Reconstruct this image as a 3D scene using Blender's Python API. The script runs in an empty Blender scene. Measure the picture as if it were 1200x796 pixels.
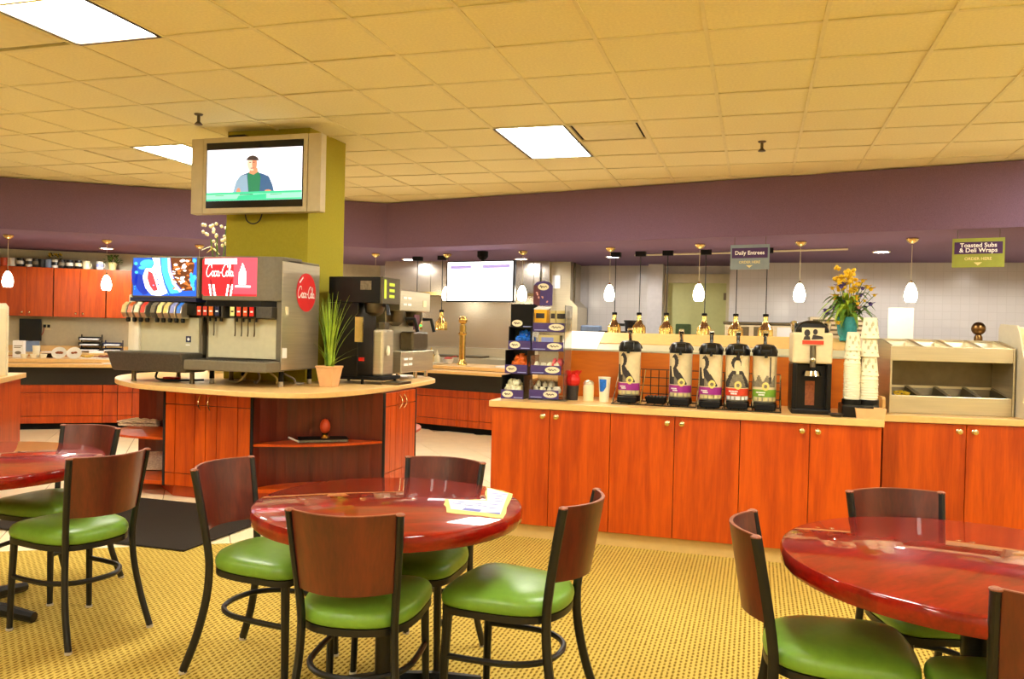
import bpy, bmesh, math, random
from mathutils import Vector, Matrix

random.seed(7)
SC = bpy.context.scene
COL = SC.collection
PI = math.pi

# ------------------------------------------------------------------ camera
YAW, PITCH, ROLL = 0.2930, -0.0145, 0.0240
cam_d = bpy.data.cameras.new('camera')
cam_d.sensor_width = 36.0
cam_d.lens = 949.35 * 36.0 / 1200.0
cam_d.clip_start = 0.05
cam = bpy.data.objects.new('camera', cam_d)
COL.objects.link(cam)
fw = Vector((-math.sin(YAW) * math.cos(PITCH), math.cos(YAW) * math.cos(PITCH), math.sin(PITCH)))
rt = Vector((math.cos(YAW), math.sin(YAW), 0))
up = rt.cross(fw)
rt2 = rt * math.cos(ROLL) + up * math.sin(ROLL)
up2 = -rt * math.sin(ROLL) + up * math.cos(ROLL)
cam.matrix_world = Matrix(((rt2.x, up2.x, -fw.x, 0), (rt2.y, up2.y, -fw.y, 0), (rt2.z, up2.z, -fw.z, 1.40), (0, 0, 0, 1)))
SC.camera = cam

# ------------------------------------------------------------------ world, exposure
w = bpy.data.worlds.new('world')
w.use_nodes = True
w.node_tree.nodes['Background'].inputs[0].default_value = (1.0, 0.88, 0.7, 1)
w.node_tree.nodes['Background'].inputs[1].default_value = 0.25
SC.world = w
SC.view_settings.view_transform = 'Standard'
SC.view_settings.look = 'None'
SC.view_settings.gamma = 1.0
SC.view_settings.use_curve_mapping = False
SC.view_settings.exposure = 1.04
TROFFER = 17.0          # emission of the ceiling light panels
PENDANT = 14.0          # emission of the glass pendants
DOWN = 30.0             # emission of the recessed downlight lenses
DOWN_W = 23.0           # power of each recessed downlight's beam
SC.cycles.max_bounces = 10
SC.cycles.diffuse_bounces = 6
SC.cycles.sample_clamp_indirect = 6.0
SC.cycles.caustics_reflective = False
SC.cycles.caustics_refractive = False


# ------------------------------------------------------------------ helpers: colour and materials
def s1(c):
    c /= 255.0
    return c / 12.92 if c <= 0.04045 else ((c + 0.055) / 1.055) ** 2.4


def S(r, g, b):
    return (s1(r), s1(g), s1(b), 1.0)


def sc_(c, k):
    return (min(1, c[0] * k), min(1, c[1] * k), min(1, c[2] * k), 1.0)


MATS = {}


def base_mat(name):
    m = bpy.data.materials.new(name)
    m.use_nodes = True
    nt = m.node_tree
    b = nt.nodes['Principled BSDF']
    MATS[name] = m
    return m, nt, b


def coords(nt, scale, kind='Object'):
    tc = nt.nodes.new('ShaderNodeTexCoord')
    mp = nt.nodes.new('ShaderNodeMapping')
    nt.links.new(tc.outputs[kind], mp.inputs['Vector'])
    mp.inputs['Scale'].default_value = scale if hasattr(scale, '__len__') else (scale,) * 3
    return mp


def ramp(nt, fac, c0, c1, p0=0.0, p1=1.0):
    r = nt.nodes.new('ShaderNodeValToRGB')
    r.color_ramp.elements[0].color = c0
    r.color_ramp.elements[1].color = c1
    r.color_ramp.elements[0].position = p0
    r.color_ramp.elements[1].position = p1
    nt.links.new(fac, r.inputs['Fac'])
    return r


def pm(name, col, rough=0.5, metal=0.0, var=0.12, scale=18.0, bump=0.0, spec=0.5, coat=0.0, stretch=None, trans=0.0, alpha=1.0):
    """plain procedural material: a noise that varies the colour a little"""
    m, nt, b = base_mat(name)
    mp = coords(nt, stretch or (scale,) * 3)
    n = nt.nodes.new('ShaderNodeTexNoise')
    n.inputs['Scale'].default_value = 1.0
    n.inputs['Detail'].default_value = 3.0
    nt.links.new(mp.outputs[0], n.inputs['Vector'])
    r = ramp(nt, n.outputs['Fac'], sc_(col, 1 - var), sc_(col, 1 + var), 0.3, 0.7)
    nt.links.new(r.outputs[0], b.inputs['Base Color'])
    b.inputs['Roughness'].default_value = rough
    b.inputs['Metallic'].default_value = metal
    b.inputs['Specular IOR Level'].default_value = spec
    if coat:
        b.inputs['Coat Weight'].default_value = coat
        b.inputs['Coat Roughness'].default_value = 0.03
    if trans:
        b.inputs['Transmission Weight'].default_value = trans
    if alpha < 1:
        b.inputs['Alpha'].default_value = alpha
    if bump:
        bp = nt.nodes.new('ShaderNodeBump')
        bp.inputs['Strength'].default_value = bump
        bp.inputs['Distance'].default_value = 0.002
        nt.links.new(n.outputs['Fac'], bp.inputs['Height'])
        nt.links.new(bp.outputs[0], b.inputs['Normal'])
    return m


def wood(name, dark, light, rough=0.35, scale=(14, 14, 1.6), coat=0.0, spec=0.5):
    m, nt, b = base_mat(name)
    mp = coords(nt, scale)
    n = nt.nodes.new('ShaderNodeTexNoise')
    n.inputs['Scale'].default_value = 1.0
    n.inputs['Detail'].default_value = 6.0
    n.inputs['Distortion'].default_value = 0.6
    nt.links.new(mp.outputs[0], n.inputs['Vector'])
    n2 = nt.nodes.new('ShaderNodeTexNoise')
    n2.inputs['Scale'].default_value = 6.0
    n2.inputs['Detail'].default_value = 2.0
    nt.links.new(mp.outputs[0], n2.inputs['Vector'])
    mx = nt.nodes.new('ShaderNodeMath')
    mx.operation = 'MULTIPLY_ADD'
    nt.links.new(n2.outputs['Fac'], mx.inputs[0])
    mx.inputs[1].default_value = 0.35
    nt.links.new(n.outputs['Fac'], mx.inputs[2])
    r = ramp(nt, mx.outputs[0], dark, light, 0.45, 0.85)
    nt.links.new(r.outputs[0], b.inputs['Base Color'])
    b.inputs['Roughness'].default_value = rough
    b.inputs['Specular IOR Level'].default_value = spec
    if coat:
        b.inputs['Coat Weight'].default_value = coat
        b.inputs['Coat Roughness'].default_value = 0.02
    return m


def glow(name, col, strength):
    m, nt, b = base_mat(name)
    b.inputs['Base Color'].default_value = col
    b.inputs['Emission Color'].default_value = col
    b.inputs['Emission Strength'].default_value = strength
    b.inputs['Roughness'].default_value = 0.4
    return m


# ------------------------------------------------------------------ helpers: geometry
class G:
    """collects shapes; build() links them as one mesh object"""

    def __init__(self):
        self.v, self.f = [], []

    def add(self, vs, fs):
        o = len(self.v)
        self.v += [tuple(p) for p in vs]
        self.f += [tuple(i + o for i in q) for q in fs]
        return self

    def box(self, x0, x1, y0, y1, z0, z1):
        vs = [(x, y, z) for z in (z0, z1) for y in (y0, y1) for x in (x0, x1)]
        return self.add(vs, [(0, 2, 3, 1), (4, 5, 7, 6), (0, 1, 5, 4), (2, 6, 7, 3), (0, 4, 6, 2), (1, 3, 7, 5)])

    def cbox(self, c, sx, sy, sz, rz=0.0, rx=0.0):
        """box centred at c, turned by rz about z and rx about its own x"""
        M = Matrix.Translation(c) @ Matrix.Rotation(rz, 4, 'Z') @ Matrix.Rotation(rx, 4, 'X')
        vs = [M @ Vector((x * sx / 2, y * sy / 2, z * sz / 2)) for z in (-1, 1) for y in (-1, 1) for x in (-1, 1)]
        return self.add(vs, [(0, 2, 3, 1), (4, 5, 7, 6), (0, 1, 5, 4), (2, 6, 7, 3), (0, 4, 6, 2), (1, 3, 7, 5)])

    def prism(self, poly, z0, z1):
        n = len(poly)
        a = sum(poly[i][0] * poly[(i + 1) % n][1] - poly[(i + 1) % n][0] * poly[i][1] for i in range(n))
        if a < 0:
            poly = poly[::-1]
        vs = [(x, y, z0) for x, y in poly] + [(x, y, z1) for x, y in poly]
        fs = [tuple(range(n - 1, -1, -1)), tuple(range(n, 2 * n))]
        fs += [(i, (i + 1) % n, n + (i + 1) % n, n + i) for i in range(n)]
        return self.add(vs, fs)

    def xprism(self, poly, x0, x1):
        """outline in (y, z) extruded along x"""
        n = len(poly)
        a = sum(poly[i][0] * poly[(i + 1) % n][1] - poly[(i + 1) % n][0] * poly[i][1] for i in range(n))
        if a < 0:
            poly = poly[::-1]
        vs = [(x0, y, z) for y, z in poly] + [(x1, y, z) for y, z in poly]
        fs = [tuple(range(n - 1, -1, -1)), tuple(range(n, 2 * n))]
        fs += [(i, (i + 1) % n, n + (i + 1) % n, n + i) for i in range(n)]
        return self.add(vs, fs)

    def lathe(self, prof, n=24, c=(0, 0, 0), closed=False):
        """prof: list of (radius, z), from the bottom up"""
        vs, fs, m = [], [], len(prof)
        for r, z in prof:
            for i in range(n):
                a = 2 * PI * i / n
                vs.append((c[0] + r * math.cos(a), c[1] + r * math.sin(a), c[2] + z))
        for j in range(m - 1):
            for i in range(n):
                k = (i + 1) % n
                fs.append((j * n + i, j * n + k, (j + 1) * n + k, (j + 1) * n + i))
        if prof[0][0] > 1e-5:
            fs.append(tuple(range(n - 1, -1, -1)))
        if prof[-1][0] > 1e-5:
            fs.append(tuple((m - 1) * n + i for i in range(n)))
        return self.add(vs, fs)

    def tube(self, path, r, n=8, closed=False, flat=None):
        """round (or flattened) tube along a path; r may be a list"""
        P = [Vector(p) for p in path]
        m = len(P)
        rs = r if hasattr(r, '__len__') else [r] * m
        vs, fs = [], []
        prev = None
        for i in range(m):
            if closed:
                t = P[(i + 1) % m] - P[i - 1]
            else:
                t = P[min(i + 1, m - 1)] - P[max(i - 1, 0)]
            t.normalize()
            if prev is None:
                h = Vector((0, 0, 1)) if abs(t.z) < 0.9 else Vector((1, 0, 0))
                u = t.cross(h).normalized()
            else:
                u = (prev - t * prev.dot(t)).normalized()
            prev = u
            b = t.cross(u)
            for k in range(n):
                a = 2 * PI * (k + 0.5) / n
                q = (flat or 1.0)
                vs.append(P[i] + u * math.cos(a) * rs[i] + b * math.sin(a) * rs[i] * q)
        for i in range(m if closed else m - 1):
            j = (i + 1) % m
            for k in range(n):
                l = (k + 1) % n
                fs.append((i * n + k, i * n + l, j * n + l, j * n + k))
        if not closed:
            fs.append(tuple(range(n - 1, -1, -1)))
            fs.append(tuple((m - 1) * n + k for k in range(n)))
        return self.add(vs, fs)

    def loft(self, rings, cap=True):
        n = len(rings[0])
        vs = [p for r_ in rings for p in r_]
        fs = []
        for j in range(len(rings) - 1):
            for i in range(n):
                k = (i + 1) % n
                fs.append((j * n + i, j * n + k, (j + 1) * n + k, (j + 1) * n + i))
        if cap:
            fs.append(tuple(range(n - 1, -1, -1)))
            fs.append(tuple((len(rings) - 1) * n + i for i in range(n)))
        return self.add(vs, fs)

    def sphere(self, c, r, nu=12, nv=8, sc=(1, 1, 1)):
        prof = [(r * math.sin(PI * j / nv), -r * math.cos(PI * j / nv)) for j in range(nv + 1)]
        prof[0] = (0.0, -r)
        prof[-1] = (0.0, r)
        o = len(self.v)
        self.lathe([(max(p[0], 1e-6), p[1]) for p in prof], nu)
        for i in range(o, len(self.v)):
            x, y, z = self.v[i]
            self.v[i] = (c[0] + x * sc[0], c[1] + y * sc[1], c[2] + z * sc[2])
        return self

    def build(self, name, mat, parent=None, smooth=None, bevel=0.0, loc=None, rz=0.0, seg=2):
        me = bpy.data.meshes.new(name)
        me.from_pydata(self.v, [], self.f)
        bm = bmesh.new()
        bm.from_mesh(me)
        bmesh.ops.remove_doubles(bm, verts=bm.verts, dist=1e-5)
        bmesh.ops.recalc_face_normals(bm, faces=bm.faces)
        if bevel:
            es = [e for e in bm.edges if len(e.link_faces) == 2 and e.calc_face_angle(0) > 0.6]
            bmesh.ops.bevel(bm, geom=es, offset=bevel, segments=seg, affect='EDGES', profile=0.5)
        bm.to_mesh(me)
        bm.free()
        if smooth:
            me.shade_smooth()
            me.set_sharp_from_angle(angle=smooth)
        me.materials.append(MATS[mat])
        o = bpy.data.objects.new(name, me)
        COL.objects.link(o)
        if parent is not None:
            o.parent = parent
        if loc is not None:
            o.location = loc
        if rz:
            o.rotation_euler = (0, 0, rz)
        return o


SM = 0.7


def bx(x0, x1, y0, y1, z0, z1):
    return G().box(x0, x1, y0, y1, z0, z1)


def thing(name, label, cat, loc=(0, 0, 0), rz=0.0, group=None):
    o = bpy.data.objects.new(name, None)
    o.empty_display_size = 0.1
    COL.objects.link(o)
    o.location = loc
    o.rotation_euler = (0, 0, rz)
    return tag(o, label, cat, group)


def tag(o, label, cat, group=None):
    o['label'] = label
    o['category'] = cat
    if group:
        o['group'] = group
    return o


def struct(o):
    o['kind'] = 'structure'
    return o


def dup(root, loc, rz=0.0, label=None, group=None):
    def cp(o, p):
        c = o.copy()
        COL.objects.link(c)
        if p is not None:
            c.parent = p
        for ch in o.children:
            cp(ch, c)
        return c
    r = cp(root, None)
    r.location = loc
    r.rotation_euler = (0, 0, rz)
    if label:
        r['label'] = label
    if group:
        r['group'] = group
    return r


def smooth_path(pts, n=6, closed=False):
    """Catmull-Rom through the points"""
    P = [Vector(p) for p in pts]
    m = len(P)
    out = []
    for i in range(m if closed else m - 1):
        if closed:
            a, b, c, d = P[i - 1], P[i], P[(i + 1) % m], P[(i + 2) % m]
        else:
            a, b, c, d = P[max(i - 1, 0)], P[i], P[i + 1], P[min(i + 2, m - 1)]
        for k in range(n):
            t = k / n
            out.append(0.5 * ((2 * b) + (c - a) * t + (2 * a - 5 * b + 4 * c - d) * t * t + (3 * b - a - 3 * c + d) * t ** 3))
    if not closed:
        out.append(P[-1])
    return out


def flat_poly(name, polys, P, mat, parent, stuff=False):
    """flat print: polygons in (u, v) laid on a surface by P(u, v)"""
    g = G()
    for poly in polys:
        g.add([P(u, v) for u, v in poly], [tuple(range(len(poly)))])
    o_ = g.build(name, mat, parent)
    if stuff:
        o_['kind'] = 'stuff'
    return o_


def ribbon(name, strokes, P, width, mat, parent, smooth_n=5):
    g = G()
    for st in strokes:
        pts = smooth_path([(x, y, 0) for x, y in st], smooth_n) if len(st) > 2 else [Vector((x, y, 0)) for x, y in st]
        L, R = [], []
        for i, p in enumerate(pts):
            t = pts[min(i + 1, len(pts) - 1)] - pts[max(i - 1, 0)]
            t.normalize()
            nx, ny = -t.y * width / 2, t.x * width / 2
            L.append(P(p.x + nx, p.y + ny))
            R.append(P(p.x - nx, p.y - ny))
        n = len(pts)
        g.add(L + R, [(i, i + 1, n + i + 1, n + i) for i in range(n - 1)])
    return g.build(name, mat, parent)


def ell(cx, cy, rx, ry, n=16, a0=0.0, a1=2 * PI, rot=0.0):
    out = []
    full = abs(a1 - a0 - 2 * PI) < 1e-6
    for i in range(n if full else n + 1):
        a = a0 + (a1 - a0) * i / n
        x, y = rx * math.cos(a), ry * math.sin(a)
        out.append((cx + x * math.cos(rot) - y * math.sin(rot), cy + x * math.sin(rot) + y * math.cos(rot)))
    return out


def text_mesh(name, body, size, mat, parent, loc, rot, align='CENTER', shear=0.0, bold=0.0, line=1.0):
    cu = bpy.data.curves.new(name, 'FONT')
    cu.body = body
    cu.size = size
    cu.align_x = align
    cu.align_y = 'CENTER'
    cu.shear = shear
    cu.offset = bold
    cu.space_line = line
    cu.resolution_u = 3
    tmp = bpy.data.objects.new(name, cu)
    COL.objects.link(tmp)
    dg = bpy.context.evaluated_depsgraph_get()
    me = bpy.data.meshes.new_from_object(tmp.evaluated_get(dg))
    bpy.data.objects.remove(tmp)
    me.materials.clear()
    me.materials.append(MATS[mat])
    o = bpy.data.objects.new(name, me)
    COL.objects.link(o)
    o.parent = parent
    o.location = loc
    o.rotation_euler = rot
    return o


def in_view(p, mx=40):
    d = Vector(p) - Vector((0, 0, 1.4))
    z = d.dot(fw)
    if z < 0.2:
        return False
    x = 600 + 949.35 * d.dot(rt2) / z
    y = 398 - 949.35 * d.dot(up2) / z
    return -mx < x < 1200 + mx and -mx < y < 796 + mx


# ------------------------------------------------------------------ materials
pm('ceiling_tile', S(240, 232, 186), 0.95, var=0.05, scale=60, bump=0.4, spec=0.1)
pm('ceiling_tee', S(232, 224, 178), 0.7, var=0.04)
pm('dark_slot', S(40, 30, 20), 0.9)
pm('purple_paint', S(124, 98, 124), 0.85, var=0.16, scale=160, spec=0.2)
pm('green_paint', S(164, 152, 44), 0.8, var=0.05, scale=60, spec=0.2)
pm('wall_cream', S(222, 212, 180), 0.85, var=0.04)
pm('wall_grey', S(206, 200, 198), 0.5, var=0.04)
pm('floor_grout', S(170, 150, 115), 0.9)
pm('floor_tile', S(246, 228, 188), 0.35, var=0.05, scale=5)
pm('rubber_mat', S(52, 46, 40), 0.95, var=0.4, scale=170, bump=0.8, spec=0.1)
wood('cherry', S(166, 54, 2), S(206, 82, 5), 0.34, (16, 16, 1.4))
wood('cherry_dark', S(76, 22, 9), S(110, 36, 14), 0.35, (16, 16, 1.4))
wood('orange_ply', S(198, 98, 2), S(216, 116, 8), 0.45, (2, 14, 14))
pm('gap_black', S(20, 14, 10), 0.9)
pm('toe_beige', S(206, 172, 104), 0.7, var=0.06)
pm('laminate', S(232, 190, 122), 0.32, var=0.05, scale=30)
pm('laminate_edge', S(224, 178, 108), 0.4, var=0.05, scale=30)
pm('granite', S(34, 34, 30), 0.35, var=0.9, scale=120)
wood('table_wood', S(108, 8, 3), S(146, 20, 8), 0.3, (5, 18, 18), coat=1.0, spec=0.05)
wood('chair_wood', S(70, 22, 14), S(104, 36, 20), 0.38, (18, 18, 3), coat=0.25)
wood('chair_wood_edge', S(122, 66, 42), S(150, 88, 60), 0.5, (18, 18, 3))
pm('vinyl_green', S(112, 154, 50), 0.36, var=0.06, scale=40, bump=0.1)
pm('black_metal', S(17, 16, 15), 0.42, var=0.2, spec=0.45)
pm('glide', S(190, 180, 160), 0.5)
pm('chrome', S(225, 222, 214), 0.12, metal=1.0, var=0.03)
pm('knob_nickel', S(232, 214, 170), 0.22, metal=1.0, var=0.03)
pm('steel', S(216, 206, 180), 0.34, metal=0.85, var=0.06, stretch=(3, 3, 90))
pm('steel_hood', S(206, 196, 182), 0.26, metal=0.92, var=0.06, stretch=(3, 3, 60))
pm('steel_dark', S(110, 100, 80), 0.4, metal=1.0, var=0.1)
pm('brass', S(220, 184, 104), 0.2, metal=1.0, var=0.06)
pm('bronze', S(120, 88, 48), 0.3, metal=1.0, var=0.05)
pm('brass_pale', S(232, 206, 140), 0.25, metal=1.0, var=0.05)
pm('black_plastic', S(13, 11, 10), 0.32, var=0.15, spec=0.35)
pm('black_matte', S(18, 16, 15), 0.7, var=0.2, spec=0.2)
pm('machine_grey', S(112, 104, 84), 0.5, var=0.08, scale=40)
pm('machine_panel', S(198, 192, 160), 0.42, var=0.04, scale=20)
pm('machine_white', S(240, 232, 208), 0.45, var=0.03)
pm('drip_tray', S(74, 70, 62), 0.5, var=0.2, scale=60)
pm('bezel_silver', S(196, 182, 146), 0.5, var=0.04)
pm('screen_black', S(16, 14, 20), 0.15, var=0.1)
pm('white_paper', S(246, 246, 246), 0.7, var=0.02)
pm('cream_plastic', S(240, 228, 186), 0.4, var=0.04)
pm('terracotta', S(226, 178, 124), 0.8, var=0.06)
pm('soil', S(60, 40, 20), 0.95, var=0.4, scale=80)
pm('grass_green', S(156, 186, 54), 0.5, var=0.35, scale=12)
pm('leaf_green', S(88, 128, 36), 0.5, var=0.35, scale=30)
pm('leaf_dark', S(50, 76, 26), 0.5, var=0.35, scale=30)
pm('petal_yellow', S(240, 200, 40), 0.6, var=0.12, scale=40)
pm('petal_purple', S(92, 72, 150), 0.6, var=0.2, scale=40)
pm('petal_pink', S(216, 160, 150), 0.6, var=0.15, scale=40)
pm('petal_white', S(250, 240, 205), 0.6, var=0.05)
pm('teal_glass', S(70, 190, 200), 0.12, var=0.2, scale=50, trans=0.35)
pm('clear_plastic', S(240, 238, 230), 0.08, var=0.02, trans=0.92)
pm('cup_paper', S(246, 240, 214), 0.6, var=0.03)
pm('cup_print', S(206, 200, 156), 0.6, var=0.4, scale=80)
pm('red_plastic', S(214, 26, 20), 0.35, var=0.08)
pm('blue_wrap', S(30, 112, 224), 0.3, var=0.4, scale=40)
pm('orange_wrap', S(232, 110, 34), 0.35, var=0.25, scale=40)
pm('cream_wrap', S(246, 236, 196), 0.4, var=0.25, scale=40)
pm('clear_wrap', S(236, 230, 206), 0.25, var=0.25, scale=40)
pm('pink_wrap', S(240, 100, 100), 0.4, var=0.2, scale=40)
pm('yellow_card', S(240, 180, 30), 0.55, var=0.06)
pm('tan_card', S(214, 196, 130), 0.55, var=0.06)
pm('violet_card', S(64, 46, 112), 0.5, var=0.12, scale=30)
pm('maroon_card', S(92, 42, 54), 0.5, var=0.12, scale=30)
pm('oval_cream', S(236, 226, 196), 0.6, var=0.03)
pm('ink_dark', S(52, 46, 44), 0.7, var=0.2, scale=60)
pm('ink_mid', S(128, 118, 96), 0.7, var=0.25, scale=60)
pm('label_beige', S(226, 208, 164), 0.6, var=0.05, scale=40)
pm('label_purple', S(160, 40, 140), 0.5, var=0.08)
pm('label_red', S(216, 64, 30), 0.5, var=0.08)
pm('label_green', S(124, 170, 50), 0.5, var=0.08)
pm('label_gold', S(236, 214, 120), 0.5, var=0.08)
pm('print_white', S(250, 248, 244), 0.6, var=0.01)
pm('print_blue', S(150, 160, 220), 0.6, var=0.1)
pm('print_yellow', S(244, 232, 150), 0.6, var=0.05)
pm('sheet_white', S(208, 214, 226), 0.7, var=0.02)
pm('sheet_blue', S(112, 118, 196), 0.7, var=0.1)
pm('sheet_yellow', S(212, 200, 118), 0.7, var=0.05)
pm('print_cream', S(232, 216, 150), 0.6, var=0.03)
pm('sign_purple', S(66, 30, 86), 0.6, var=0.08)
pm('sign_bluegrey', S(132, 146, 150), 0.6, var=0.05)
pm('sign_green', S(150, 158, 60), 0.6, var=0.05)
pm('door_green', S(206, 206, 140), 0.5, var=0.03)
pm('mug_white', S(236, 232, 220), 0.3, var=0.03)
pm('mug_black', S(26, 26, 28), 0.3, var=0.2)
pm('mug_red', S(214, 80, 40), 0.3, var=0.1)
pm('food_brown', S(150, 80, 40), 0.7, var=0.3, scale=60)
pm('food_yellow', S(224, 180, 70), 0.7, var=0.25, scale=60)
pm('sauce_yellow', S(226, 190, 70), 0.4, var=0.05)
pm('sauce_red', S(190, 70, 50), 0.4, var=0.05)
pm('newsprint', S(240, 226, 200), 0.9, var=0.25, scale=70)
pm('cable_black', S(22, 20, 20), 0.6)
pm('cable_grey', S(150, 140, 130), 0.5)
pm('coke_red_flat', S(214, 44, 44), 0.4, var=0.04)
pm('cloth_red', S(200, 60, 40), 0.8, var=0.1)
pm('navy_plastic', S(30, 34, 70), 0.5, var=0.1)
pm('blue_tray', S(120, 140, 170), 0.5, var=0.1)
pm('brown_ornament', S(206, 74, 34), 0.45, var=0.1)
glow('troffer_glow', (1.0, 0.99, 0.90, 1), TROFFER)
glow('pendant_glow', (1.0, 0.90, 0.70, 1), PENDANT)
glow('down_glow', (0.92, 0.92, 1.0, 1), DOWN)
glow('menu_glow', (0.96, 0.97, 1.0, 1), 1.4)
glow('menu_bar', S(176, 160, 222), 0.42)
glow('tv_white', S(238, 240, 255), 0.54)
glow('tv_green', S(60, 205, 160), 0.36)
glow('tv_green_light', S(150, 240, 210), 0.36)
glow('tv_blue', S(60, 100, 150), 0.36)
glow('tv_blue_light', S(140, 175, 210), 0.36)
glow('tv_shirt', S(40, 130, 95), 0.36)
glow('tv_skin', S(225, 150, 120), 0.36)
glow('tv_skin_light', S(250, 220, 205), 0.36)
glow('tv_hair', S(70, 60, 60), 0.36)
glow('coke_red', S(226, 34, 46), 0.33)
glow('coke_pink', S(232, 76, 100), 0.36)
glow('sign_white', S(255, 250, 250), 0.75)
glow('sign_darkred', S(120, 16, 30), 0.5)
glow('pepsi_blue', S(30, 90, 220), 0.45)
glow('pepsi_deep', S(20, 50, 170), 0.45)
glow('pepsi_cyan', S(70, 180, 240), 0.6)
glow('pepsi_red', S(220, 60, 70), 0.55)
glow('pepsi_brown', S(96, 50, 20), 0.45)
glow('pepsi_amber', S(190, 110, 50), 0.5)
glow('led_green', S(60, 230, 90), 1.0)
glow('lcd_lime', S(170, 190, 40), 0.4)


def carpet_mat():
    m, nt, b = base_mat('carpet')
    mp = coords(nt, (1, 1, 1))
    sx = nt.nodes.new('ShaderNodeSeparateXYZ')
    nt.links.new(mp.outputs[0], sx.inputs[0])

    def math_(op, a, c=None, d=None):
        q = nt.nodes.new('ShaderNodeMath')
        q.operation = op
        for i, v in enumerate((a, c, d)):
            if v is None:
                continue
            if isinstance(v, (int, float)):
                q.inputs[i].default_value = v
            else:
                nt.links.new(v, q.inputs[i])
        return q.outputs[0]
    fx = math_('MULTIPLY', sx.outputs[0], 2 * PI / 0.021)
    row = math_('SINE', fx)
    k = math_('FLOOR', math_('MULTIPLY', sx.outputs[0], 1 / 0.021))
    sh = math_('MULTIPLY', math_('MODULO', k, 2.0), PI)
    fy = math_('ADD', math_('MULTIPLY', sx.outputs[1], 2 * PI / 0.034), sh)
    col = math_('SINE', fy)
    d = math_('ADD', math_('MULTIPLY', row, 0.62), math_('MULTIPLY', col, 0.38))
    n = nt.nodes.new('ShaderNodeTexNoise')
    n.inputs['Scale'].default_value = 70
    n.inputs['Detail'].default_value = 4
    nt.links.new(mp.outputs[0], n.inputs['Vector'])
    n2 = nt.nodes.new('ShaderNodeTexNoise')
    n2.inputs['Scale'].default_value = 1.2
    nt.links.new(mp.outputs[0], n2.inputs['Vector'])
    dd = math_('MULTIPLY_ADD', n.outputs['Fac'], 1.8, math_('SUBTRACT', d, 0.9))
    r = ramp(nt, dd, S(208, 180, 90), S(126, 98, 28), 0.08, 0.62)
    mx = nt.nodes.new('ShaderNodeMixRGB')
    mx.blend_type = 'MULTIPLY'
    mx.inputs[0].default_value = 0.35
    nt.links.new(r.outputs[0], mx.inputs[1])
    r2 = ramp(nt, n2.outputs['Fac'], (0.75, 0.72, 0.66, 1), (1, 1, 1, 1), 0.3, 0.7)
    nt.links.new(r2.outputs[0], mx.inputs[2])
    nt.links.new(mx.outputs[0], b.inputs['Base Color'])
    b.inputs['Roughness'].default_value = 0.95
    b.inputs['Specular IOR Level'].default_value = 0.1
    bp = nt.nodes.new('ShaderNodeBump')
    bp.inputs['Strength'].default_value = 0.5
    bp.inputs['Distance'].default_value = 0.004
    bp.invert = True
    nt.links.new(dd, bp.inputs['Height'])
    nt.links.new(bp.outputs[0], b.inputs['Normal'])


carpet_mat()


def walltile_mat(name, c, grout, size):
    m, nt, b = base_mat(name)
    tc = nt.nodes.new('ShaderNodeTexCoord')
    sx = nt.nodes.new('ShaderNodeSeparateXYZ')
    cb = nt.nodes.new('ShaderNodeCombineXYZ')
    nt.links.new(tc.outputs['Object'], sx.inputs[0])
    nt.links.new(sx.outputs[0], cb.inputs[0])
    nt.links.new(sx.outputs[2], cb.inputs[1])
    br = nt.nodes.new('ShaderNodeTexBrick')
    br.offset = 0.0
    br.inputs['Scale'].default_value = 1.0
    br.inputs['Brick Width'].default_value = size
    br.inputs['Row Height'].default_value = size
    br.inputs['Mortar Size'].default_value = 0.004
    br.inputs['Color1'].default_value = c
    br.inputs['Color2'].default_value = sc_(c, 0.97)
    br.inputs['Mortar'].default_value = grout
    nt.links.new(cb.outputs[0], br.inputs['Vector'])
    nt.links.new(br.outputs['Color'], b.inputs['Base Color'])
    b.inputs['Roughness'].default_value = 0.16
    bp = nt.nodes.new('ShaderNodeBump')
    bp.inputs['Strength'].default_value = 0.3
    bp.inputs['Distance'].default_value = 0.002
    bp.invert = True
    nt.links.new(br.outputs['Fac'], bp.inputs['Height'])
    nt.links.new(bp.outputs[0], b.inputs['Normal'])


walltile_mat('wall_tile', S(222, 216, 212), S(213, 207, 202), 0.11)
walltile_mat('door_tile', S(206, 206, 150), S(170, 170, 110), 0.12)

# ------------------------------------------------------------------ layout lines
L0 = Vector((-4.83, 9.99))                 # corner of the purple bulkhead in plan
DL = Vector((0.831, 0.5565)).normalized()
NL = Vector((-DL.y, DL.x))
DR = Vector((0.976, -0.2163)).normalized()
NR = Vector((-DR.y, DR.x))
AL, AR = math.atan2(DL.y, DL.x), math.atan2(DR.y, DR.x)
MI = (NL + NR) / (1 + NL.dot(NR))


def off(o, s0=-6.0, s1=7.7):
    """the bulkhead line moved o metres towards the kitchen: three points"""
    a, b, c = L0 + DL * s0 + NL * o, L0 + MI * o, L0 + DR * s1 + NR * o
    return [(a.x, a.y), (b.x, b.y), (c.x, c.y)]


def PL(s, o, z=0.0):
    p = L0 + DL * s + NL * o
    return (p.x, p.y, z)


def PR(s, o, z=0.0):
    p = L0 + DR * s + NR * o
    return (p.x, p.y, z)


CZ = 3.044      # ceiling height
SZ = 2.43       # underside of the bulkhead

# ------------------------------------------------------------------ room shell
TS = 0.6096
GX, GY = 0.301, 4.548                       # a crossing of the ceiling grid
floor = struct(bx(-13, 3.85, -4.0, 13.2, -0.12, 0.0).build('floor', 'floor_grout'))
slope = 0.577
cx0 = -13.0
cpoly = [(-13, -3.9), (3.75, -3.9), (3.75, 5.6), (0.5, 5.6), (-1.0, 5.54), (-2.91, 4.44), (-13, 4.44 + slope * (-13 + 2.91))]
G().prism(cpoly, 0.002, 0.012).build('carpet', 'carpet', floor)

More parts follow.
